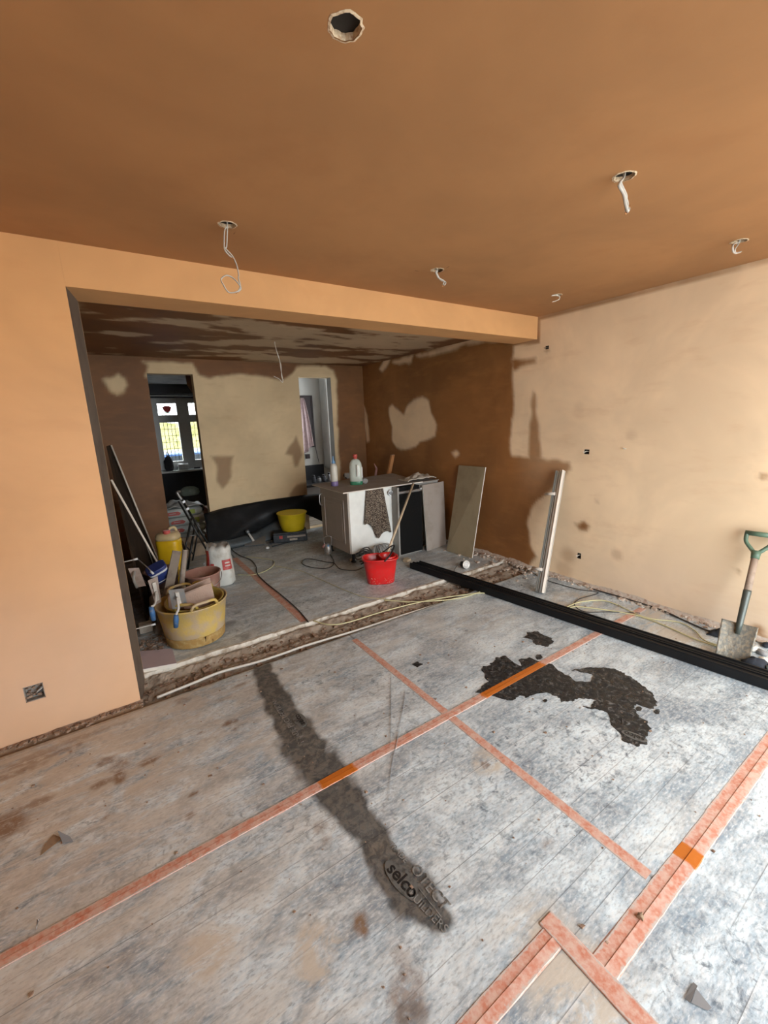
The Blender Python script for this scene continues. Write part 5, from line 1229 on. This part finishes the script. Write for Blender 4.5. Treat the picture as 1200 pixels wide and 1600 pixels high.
pr = patch('red_print', -1.25, -.35, .17, .27, 'sack_red', bg_)
for z in (.235, .205): patch('print_stroke', -1.05, -.55, z, z+.011, 'sack_white', pr, .0085)
patch('red_side', -2.75, -2.15, .14, .37, 'sack_red', bg_); patch('red_side', -2.05, -1.75, .08, .24, 'sack_red', bg_, slope=.0)
# sacks stacked in the front room doorway
M('cement_sack', (0.46, 0.48, 0.45), 0.6, dirt=(0.36, 0.38, 0.36), scale=10); M('label_red', (0.36, 0.05, 0.035), 0.5); M('label_green', (0.30, 0.36, 0.06), 0.6)
for k in range(4):
    z0 = .003+.118*k; cx = .86+.02*((k*7) % 3-1); cy = 6.32+.015*(k % 2)
    s_ = thing('plaster_bag', ['bottom white plaster bag in the stack behind the left doorway', 'second white plaster bag from the bottom behind the left doorway', 'third white plaster bag from the bottom behind the left doorway', 'top white plaster bag on the stack behind the left doorway'][k], 'bag', (cx, cy, z0), 'stacked plaster bags')
    b = MB(); b.lathe([(.20, 0), (.245, .012), (.265, .05), (.262, .075), (.235, .108), (.19, .116)], (cx, cy, z0), 36, 1, .62, 4.5, .03, jit=.015); b.build('bag_body', 'cement_sack', s_)
    yf = cy-.62*.268-.004
    q = [(cx-.20+.10*0+.13*(1 if a_ > 0 else 0)+dx, yf-.001, z0+.06+dz) for a_, dx, dz in ((0, 0, -.022), (1, .02, -.028), (1, .045, .0), (1, .01, .024), (0, .01, .02), (0, -.005, 0))]
    b = MB(); b.slab(q, (0, 1, 0), .006); lb_ = b.build('red_label', 'label_red', s_)
    b = MB(); b.box((cx-.17, yf-.003, z0+.058), (cx-.09, yf, z0+.064)); b.build('label_stroke', 'cement_sack', lb_)
    b = MB(); b.box((cx+.02, yf-.002, z0+.045), (cx+.05, yf+.006, z0+.08)); b.build('dark_mark', 'grey_plastic', s_)
    if k >= 2: b = MB(); b.box((cx+.085, yf-.002, z0+.03), (cx+.15, yf+.012, z0+.09)); b.build('green_label', 'label_green', s_)
us = lines(0, 1, .05); vs_ = lines(0, 1, .05)
def dsh(u, v):
    x = .60+.52*u; y = 6.16+.34*v; hmp = np.sin(math.pi*u)**.5*np.sin(math.pi*(v*.9+.05))**.5
    return np.stack([x, y, .478+.09*hmp*(.7+fbm(u*4, v*4, 19)*1.6)+.015*np.sin(u*26+v*9)*hmp], 1)
M('grey_sheet', (0.33, 0.32, 0.30), 0.5); o_ = grid('dust_sheet', (0, 0, 0), (0, 0, 0), (0, 0, 0), us, vs_, 'grey_sheet', (0, 0, -1), .005, disp=dsh, smooth=True); setp(o_, 'crumpled grey plastic sheet on top of the stacked plaster bags', 'sheet')
M('green_cloth', (0.075, 0.09, 0.07), 0.9, dirt=(0.12, 0.13, 0.10), scale=10)
b = MB(); b.lathe([(.09, 0), (.11, .03), (.10, .08), (.06, .11), (.01, .12)], (.99, 6.40, .61), 20, 1.2, .8, 2.2, jit=.2); b.build('green_bundle', 'green_cloth', label='dark green bundle lying on the stacked plaster bags', cat='bundle', base=(.99, 6.4, .565))
M('crate_wood', (0.28, 0.10, 0.05), 0.8); b = MB(); b.box((1.16, 6.2, .003), (1.34, 6.5, .42)); 
cr = thing('brown_box', 'brown box with green band behind the right jamb of the left doorway', 'box', (1.22, 6.35, .003)); b.build('box_body', 'crate_wood', cr, bevel=.004); b = MB(); b.box((1.155, 6.195, .12), (1.345, 6.3, .30)); b.build('green_band', 'label_green', cr)
c = Vector((.83, 5.42, .003)); kb = thing('cardboard_box', 'torn open cardboard box on the floor behind the black stand', 'box', c); M('cardboard', (0.30, 0.23, 0.16), 0.9, dirt=(0.22, 0.16, 0.11), scale=12)
b = MB(); b.box((.70, 5.40, .003), (.705, 5.62, .19)); b.box((1.0, 5.40, .003), (1.005, 5.62, .17)); b.box((.70, 5.395, .003), (1.005, 5.40, .16)); b.box((.70, 5.62, .003), (1.005, 5.625, .2)); b.box((.70, 5.40, .003), (1.005, 5.62, .01)); b.build('box_walls', 'cardboard', kb)
b = MB(); b.slab([(.70, 5.40, .19), (.70, 5.62, .19), (.62, 5.62, .15), (.62, 5.40, .15)], (0, 0, 1), .004); b.build('flap', 'cardboard', kb)
# black membrane slumped along the back wall
M('membrane', (0.010, 0.0105, 0.011), 0.42, dirt=(0.02, 0.021, 0.022), scale=3, bump=.3, bscale=9); M('membrane_back', (0.075, 0.09, 0.095), 0.5, dirt=(0.05, 0.06, 0.065), scale=8)
dull('membrane', .2)
mb_ = thing('membrane_roll', 'black plastic membrane slumped along the foot of the back wall', 'membrane', (1.9, 5.5, .003))
tp = [(318, 803), (345, 795), (380, 788), (420, 781), (470, 774), (504, 771)]; bt_ = [(326, 850), (352, 846), (398, 833), (428, 815), (455, 801), (478, 803), (504, 815)]
def curve_at(px, u):
    xs_ = [p_[0] for p_ in px]; ys_ = [p_[1] for p_ in px]; x = xs_[0]+(xs_[-1]-xs_[0])*u; return x, float(np.interp(x, xs_, ys_))
b = MB(); NU, NV = 44, 12; vs2 = []
for i in range(NU+1):
    u = i/NU; T = Yp(*curve_at(tp, u), 5.68); x, y = curve_at(bt_, u); Bm = Yp(x, y, 5.60-.25*max(0, 1-u*2.2))
    for j in range(NV+1):
        v = j/NV; p_ = T.lerp(Bm, v); bul = math.sin(math.pi*v); p_.y -= .04*bul+.015*math.sin(u*9+v*5)*bul; p_.z += .02*bul*math.sin(u*14+v*3)
        vs2.append(p_)
b.add(vs2, [(i*(NV+1)+j, i*(NV+1)+j+1, (i+1)*(NV+1)+j+1, (i+1)*(NV+1)+j) for i in range(NU) for j in range(NV)], True)
o_ = b.build('membrane_face', 'membrane', mb_); sm = o_.modifiers.new('solid', 'SOLIDIFY'); sm.thickness = .004
b = MB(); vs2 = []; NU = 26
for i in range(NU+1):
    u = i/NU*.62; x, y = curve_at(bt_, u); A_ = Yp(x, y-3, 5.62-.25*max(0, 1-u*2.2)); Bf = Vector((A_.x+.02, 5.50-.12*(1-u), .008))
    if A_.z < .012: A_.z = .012
    for j in range(6):
        v = j/5; p_ = A_.lerp(Bf, v); p_.y -= .02*math.sin(v*3+u*20)*(1-v)+.05*math.sin(math.pi*v); vs2.append(p_)
b.add(vs2, [(i*6+j, i*6+j+1, (i+1)*6+j+1, (i+1)*6+j) for i in range(NU) for j in range(5)], True)
o_ = b.build('folded_underside', 'membrane_back', mb_); sm = o_.modifiers.new('solid', 'SOLIDIFY'); sm.thickness = .003
# toolbox with yellow tub on it
M('box_dark', (0.022, 0.028, 0.034), 0.5, dirt=(0.06, 0.06, 0.06), scale=14); c = Vector((1.99, 5.30, .003))
# toolbox axes
ux = Vector((.93, -.36, 0)).normalized(); uy = Vector((.36, .93, 0)).normalized(); tbx = thing('toolbox', 'dark toolbox with red clasp under the small yellow tub', 'toolbox', c)
b = MB(); b.obox(c+Vector((0, 0, .055)), ux*.22, uy*.11, (0, 0, .054)); b.build('box_body', 'box_dark', tbx, bevel=.008); b = MB(); b.obox(c+Vector((0, 0, .12)), ux*.215, uy*.105, (0, 0, .01)); b.build('box_lid', 'box_dark', tbx, bevel=.005)
b = MB(); b.obox(c-ux*.12-uy*.113+Vector((0, 0, .075)), ux*.022, uy*.006, (0, 0, .02)); b.build('clasp', 'sack_red', tbx, bevel=.003)
b = MB(); b.obox(c+ux*.08-uy*.113+Vector((0, 0, .075)), ux*.12, uy*.005, (0, 0, .012)); b.build('side_rib', 'dust_tube', tbx); b = MB(); b.obox(c+ux*.04-uy*.113+Vector((0, 0, .035)), ux*.05, uy*.006, (0, 0, .012)); b.build('side_latch', 'rag', tbx)
M('bright_yellow', (0.60, 0.44, 0.01), 0.45); yt = thing('yellow_tub', 'clean bright yellow tub sitting on the toolbox', 'tub', c+Vector((.05, .02, .13)))
cc = c+Vector((.055, .02, .1305)); b = MB(); b.lathe([(.135, 0), (.15, .01), (.175, .12), (.192, .235), (.198, .24), (.19, .24), (.145, .012), (.001, .012)], cc, 32); b.build('tub_wall', 'bright_yellow', yt); b = MB(); b.lathe([(.193, .228), (.201, .231), (.201, .242), (.19, .242)], cc, 32); b.build('rim', 'bright_yellow', yt)
# plasterer's darby / hawk and small tools on the floor in front
c = Zp(403, 853, .0025); hk = thing('plaster_hawk', 'grey square hawk with upright handle on the rear floor', 'hawk', c)
b = MB(); b.obox(c+Vector((.0, .10, .045)), ux*.13, uy*.10+Vector((0, 0, .025)), (0, -.002, .004)); b.build('hawk_plate', 'blade_steel', hk)
b = MB(); b.tube([c+Vector((-.02, .10, .05)), c+Vector((-.07, .12, .16))], [.016, .013], 10); b.build('hawk_handle', 'white_dusty', hk); b = MB(); b.tube([c+Vector((-.07, .12, .16)), c+Vector((-.085, .125, .20))], [.02, .022], 10); b.build('handle_knob', 'blade_steel', hk)
b = MB(); b.obox(c+Vector((0, .14, .018)), ux*.03, uy*.03, (0, 0, .0155)); b.build('hawk_mount', 'grey_plastic', hk)
c = Zp(424, 850, .003); sm_ = thing('hand_scraper', 'small dark scraper lying right of the grey hawk', 'scraper', c); b = MB(); b.obox(c+Vector((0, .02, .012)), ux*.02, uy*.05, (0, 0, .008)); b.build('scraper_handle', 'box_dark', sm_, bevel=.003); b = MB(); b.obox(c+Vector((.02, .09, .014)), ux*.03, uy*.03, (0, 0, .002)); b.build('scraper_blade', 'blade_steel', sm_)
c = Zp(418, 857, .003); b = MB(); b.lathe([(.022, 0), (.026, .006), (.02, .022), (.001, .026)], c, 14); b.build('plastic_bung', 'white_plastic', label='small white plastic cap on the rear floor', cat='cap', base=c)
c = Zp(380, 849, .003); b = MB(); b.lathe([(.026, 0), (.028, .008), (.001, .014)], c, 14, 1.2, .8); b.build('white_disc', 'white_plastic', label='flat white disc on the rear floor left of the hawk', cat='cap', base=c)
a, e = Zp(425, 854, .008), Zp(478, 840, .008); b = MB(); b.obox((a+e)/2, (e-a)/2, (0, .006, 0), (0, 0, .005)); b.build('dark_lath', 'box_dark', label='thin dark lath lying in front of the toolbox', cat='lath', base=a)

# ------------------------------------------------------------------ cables on the floors
M('cable_yellow', (0.56, 0.53, 0.30), 0.5); M('cable_dark', (0.035, 0.03, 0.028), 0.6); M('cable_pale', (0.62, 0.60, 0.54), 0.5)
def fcable(lab, px, r, mat, z=None, name='floor_cable', grp=None):
    P = smooth_path([Zp(p[0], p[1], (p[2] if len(p) > 2 else 0)+r+.0035) for p in px], 8)
    b = MB(); b.tube(P, r, 6); return b.build(name, mat, label=lab, cat='cable', group=grp, base=(P[0].x, P[0].y, 0))
fcable('black cable snaking along the dull tape on the rear floor', [(352, 842), (362, 858), (375, 868), (392, 875), (400, 885), (402, 896), (415, 910), (440, 930), (465, 952), (482, 972)], .005, 'cable_dark')
fcable('pale yellow cable looping across the rear floor behind the tub', [(372, 898), (395, 898), (415, 892), (428, 882), (425, 875), (405, 872), (385, 870)], .004, 'cable_yellow')
fcable('thin pale cable running from the loop to the channel', [(428, 884), (470, 892), (500, 905), (560, 930), (600, 936), (640, 942)], .0028, 'cable_yellow')
fcable('dark flex looping from the clamp lamp to the cabinet', [(516, 866), (522, 880), (510, 888), (485, 886), (472, 880), (480, 873), (510, 878), (522, 880), (532, 889), (555, 891), (568, 886)], .0042, 'cable_dark')
fcable('yellow extension cable lying along the channel and over the front floor', [(490, 970), (515, 976), (545, 972), (600, 955), (660, 940), (720, 930), (760, 927), (800, 938), (845, 955), (880, 950), (905, 941), (940, 938), (965, 945)], .0048, 'cable_yellow')
fcable('yellow cable trailing from the channel under the black rails', [(600, 938), (650, 940), (700, 937), (735, 930), (770, 916)], .0042, 'cable_yellow')
fcable('yellow cable running beside the right wall to the shovel', [(890, 950), (905, 948), (960, 955), (1000, 963), (1040, 978), (1085, 998), (1130, 1012), (1150, 1010)], .0048, 'cable_yellow')
fcable('second yellow cable curling towards the foot of the shovel', [(965, 945), (1010, 965), (1060, 972), (1085, 985), (1100, 1000), (1125, 1008), (1150, 1006)], .0042, 'cable_yellow')
fcable('dark cable coil on the floor by the right wall', [(830, 893), (850, 905), (900, 920), (935, 926), (905, 936), (898, 946), (915, 956), (950, 956), (1000, 958)], .0035, 'cable_dark')
fcable('dark cable running along the foot of the right wall', [(925, 920), (980, 936), (1030, 952), (1070, 970), (1105, 985), (1130, 990)], .006, 'cable_dark')
P = smooth_path([Vector(Zp(x, y, -.012)) for x, y in ((245, 1090), (300, 1068), (345, 1050), (400, 1035), (440, 1022), (480, 1008), (560, 984), (640, 958), (720, 933), (790, 908), (833, 894))], 8)
b = MB(); b.tube(P, .009, 8); b.build('channel_cable', 'cable_pale', label='long white cable lying in the channel between the floors', cat='cable', base=P[0])

# ------------------------------------------------------------------ black rails on the floor
M('black_alu', (0.007, 0.0075, 0.0085), 0.5); dull('black_alu', .25)
A0, A1 = Zp(640, 888, .003), Zp(1199, 1079, .003); d_ = (A1-A0).normalized(); sd_ = Vector((-d_.y, d_.x, 0)); A1 = A1+d_*.55
for k, lab in enumerate(('long black metal rail on the floor, the nearer of two', 'long black metal rail on the floor, the farther of two')):
    off = sd_*(.032+.068*k); a, e = A0+off+d_*(.03*k), A1+off; r_ = thing('metal_rail', lab, 'rail', a, 'pair of black rails'); up = Vector((0, 0, 1))
    b = MB(); b.obox((a+e)/2+up*.027, d_*((e-a).length/2), sd_*.030, up*.027); b.build('rail_body', 'black_alu', r_, bevel=.003)
    for s in (-1, 1): b = MB(); b.obox((a+e)/2+up*.057+sd_*(.022*s), d_*((e-a).length/2), sd_*.006, up*.004); b.build('rail_lip', 'black_alu', r_, bevel=.001)
    b = MB(); b.obox(a-d_*.002+up*.027, d_*.002, sd_*.026, up*.023); b.build('end_cap', 'box_dark', r_)
# leaning aluminium profile with two white brackets
M('alu', (0.72, 0.72, 0.68), 0.35, .25); M('alu_dark', (0.33, 0.33, 0.30), 0.4, .4); M('bracket_white', (0.66, 0.60, 0.52), 0.5)
a = Zp(845, 926, .003); e = Xp(877, 736, XR-.028); d_ = (e-a).normalized(); al = thing('door_track', 'silver metal track leaning against the right wall', 'track', a)
su = d_.cross(Vector((1, 0, 0))).normalized(); su = su if su.y < 0 else -su; sn = su.cross(d_).normalized(); sn = sn if sn.x < 0 else -sn
L2 = (e-a).length/2; m_ = (a+e)/2
b = MB(); b.obox(m_, su*.038, sn*.004, d_*L2); b.build('track_web', 'alu_dark', al)
for s, wd, hh, mt in ((-.034, .004, .020, 'alu_dark'), (-.020, .003, .012, 'alu'), (.036, .0016, .024, 'bracket_white')):
    b = MB(); b.obox(m_+su*s+sn*hh*.6, su*wd, sn*hh, d_*L2); b.build('track_flange', mt, al, bevel=.001)
b = MB(); b.tube([a+su*.010+sn*.012, e+su*.010+sn*.012], .0175, 14); b.build('track_tube', 'alu', al)
for t_ in ((868, 774), (835, 892)):
    fr_ = (926-t_[1])/(926-736); c = a.lerp(e, fr_)+sn*.036; b = MB(); b.tube([c-su*.10, c+su*.0], .014, 10); br2 = b.build('bracket', 'bracket_white', al); b = MB(); b.tube([c-su*.1015, c-su*.10], .009, 8); b.build('bracket_bore', 'dark_void', br2)

# ------------------------------------------------------------------ shovel
M('green_metal', (0.10, 0.17, 0.115), 0.45, dirt=(0.07, 0.12, 0.085), scale=20); M('shaft_wood', (0.33, 0.25, 0.19), 0.75, dirt=(0.24, 0.18, 0.13), scale=25); M('socket_green', (0.085, 0.10, 0.09), 0.4, .3); M('blade_mud', (0.20, 0.20, 0.175), 0.6, .3, dirt=(0.33, 0.29, 0.215), scale=55, amt=(.40, .66), bump=.5, bscale=50)
bl0, bl1 = Zp(1126, 1026, .004), Zp(1161, 1037, .004); top0, top1 = Yp(1142, 981, .93), Yp(1182, 992, .83)
base = (bl0+bl1)/2; hd = Xp(1188, 835, XR-.045); d_ = (hd-base).normalized()
w_ = (bl1-bl0); w_ = (w_-d_*w_.dot(d_)).normalized(); nrm_ = w_.cross(d_).normalized(); nrm_ = nrm_ if nrm_.x < 0 else -nrm_
BW_, BL_ = .082, .235
shv = thing('shovel', 'muddy shovel with green D handle leaning on the right wall', 'shovel', base)
us = lines(-1, 1, .1); vs_ = lines(0, 1, .08)
def dbl(u, v): return np.array(base)[None]+np.outer(u*BW_*(1+.10*v), np.array(w_))+np.outer(v*BL_, np.array(d_))+np.outer(.016*u*u+.004*fbm(u*6, v*6, 77), np.array(nrm_))
grid('blade', (0, 0, 0), (0, 0, 0), (0, 0, 0), us, vs_, 'blade_mud', tuple(-nrm_), .003, disp=dbl, parent=shv, smooth=True)
Ltot = (hd-base).length; b = MB(); b.tube([base+d_*(BL_-.07)+nrm_*.006, base+d_*BL_+nrm_*.012, base+d_*(BL_+.20), base+d_*(BL_+.215)], [.012, .018, .022, .022], 14); b.build('socket', 'socket_green', shv)
b = MB(); b.tube([base+d_*(BL_+.19), base+d_*(Ltot-.16)], .0195, 14); b.build('shaft', 'shaft_wood', shv)
hb_ = base+d_*(Ltot-.165); hdl = MB(); hdl.tube([hb_, hb_+d_*.05], [.022, .026], 12); hd_o = hdl.build('handle_yoke', 'green_metal', shv)
for s in (-1, 1): b = MB(); b.tube(smooth_path([hb_+d_*.03, hb_+d_*.07+w_*(.035*s), hb_+d_*.11+w_*(.062*s), hb_+d_*.165+w_*(.066*s)], 6), .012, 10); b.build('handle_arm', 'green_metal', shv)
b = MB(); b.tube([hb_+d_*.165-w_*.075, hb_+d_*.165+w_*.075], .016, 12); b.build('handle_grip', 'green_metal', shv)
# dark rag bundles and offcuts near the shovel
M('navy_cloth', (0.018, 0.022, 0.03), 0.9, dirt=(0.03, 0.035, 0.045), scale=20, bump=.3)
c = Zp(1179, 1044, .003); b = MB(); b.lathe([(.03, 0), (.05, .012), (.052, .035), (.03, .06), (.004, .066)], c, 18, 1.25, .75, 2.0, rot=-1.1, jit=.2); gl = thing('work_glove', 'dark work glove lying against the black rails by the shovel', 'glove', c); b.build('glove_palm', 'navy_cloth', gl)
for k in range(3): b = MB(); p0 = c+Vector((-.0+.012*k, -.05, .03)); b.tube(smooth_path([p0, p0+Vector((.01, -.03, .004)), p0+Vector((.004+.01*k, -.06, -.008))]), [.014]*17, 8); b.build('glove_finger', 'navy_cloth' if k else 'socket_green', gl)
us = lines(0, 1, .05); vs_ = lines(0, 1, .1); k0, k1 = Zp(1108, 988), Zp(1165, 1004)
def dbg(u, v):
    P = np.array(k0)[None]+np.outer(u, np.array(k1-k0)); P[:, 0] += .10*(v-.55); hmp = np.sin(math.pi*u)**.5*np.sin(math.pi*np.clip(v, .02, .98))**.6
    P[:, 2] = .005+.045*hmp*(1+fbm(u*6, v*4, 23)*1.8); return P
o_ = grid('black_bag', (0, 0, 0), (0, 0, 0), (0, 0, 0), us, vs_, 'navy_cloth', (0, 0, -1), .004, disp=dbg, smooth=True); setp(o_, 'flattened black bag lying behind the shovel blade', 'bag')
for k, (lab, px, mt) in enumerate((('white plaster offcut right of the shovel blade', (1178, 1016), 'gypsum'), ('grey stone lump right of the shovel blade', (1190, 1022), 'grey_plastic'), ('pale chip in the corner right of the shovel', (1196, 1034), 'gypsum'), ('dark lump at the right picture edge by the shovel', (1198, 1010), 'navy_cloth'))):
    c = Zp(*px, .003); b = MB(); b.lathe([(.02, 0), (.03, .006), (.026, .02), (.008, .028)], c, 9, 1.3, .8, rot=k, jit=.25); b.build('rubble_lump', mt, label=lab, cat='lump', base=c, group='lumps beside the shovel')
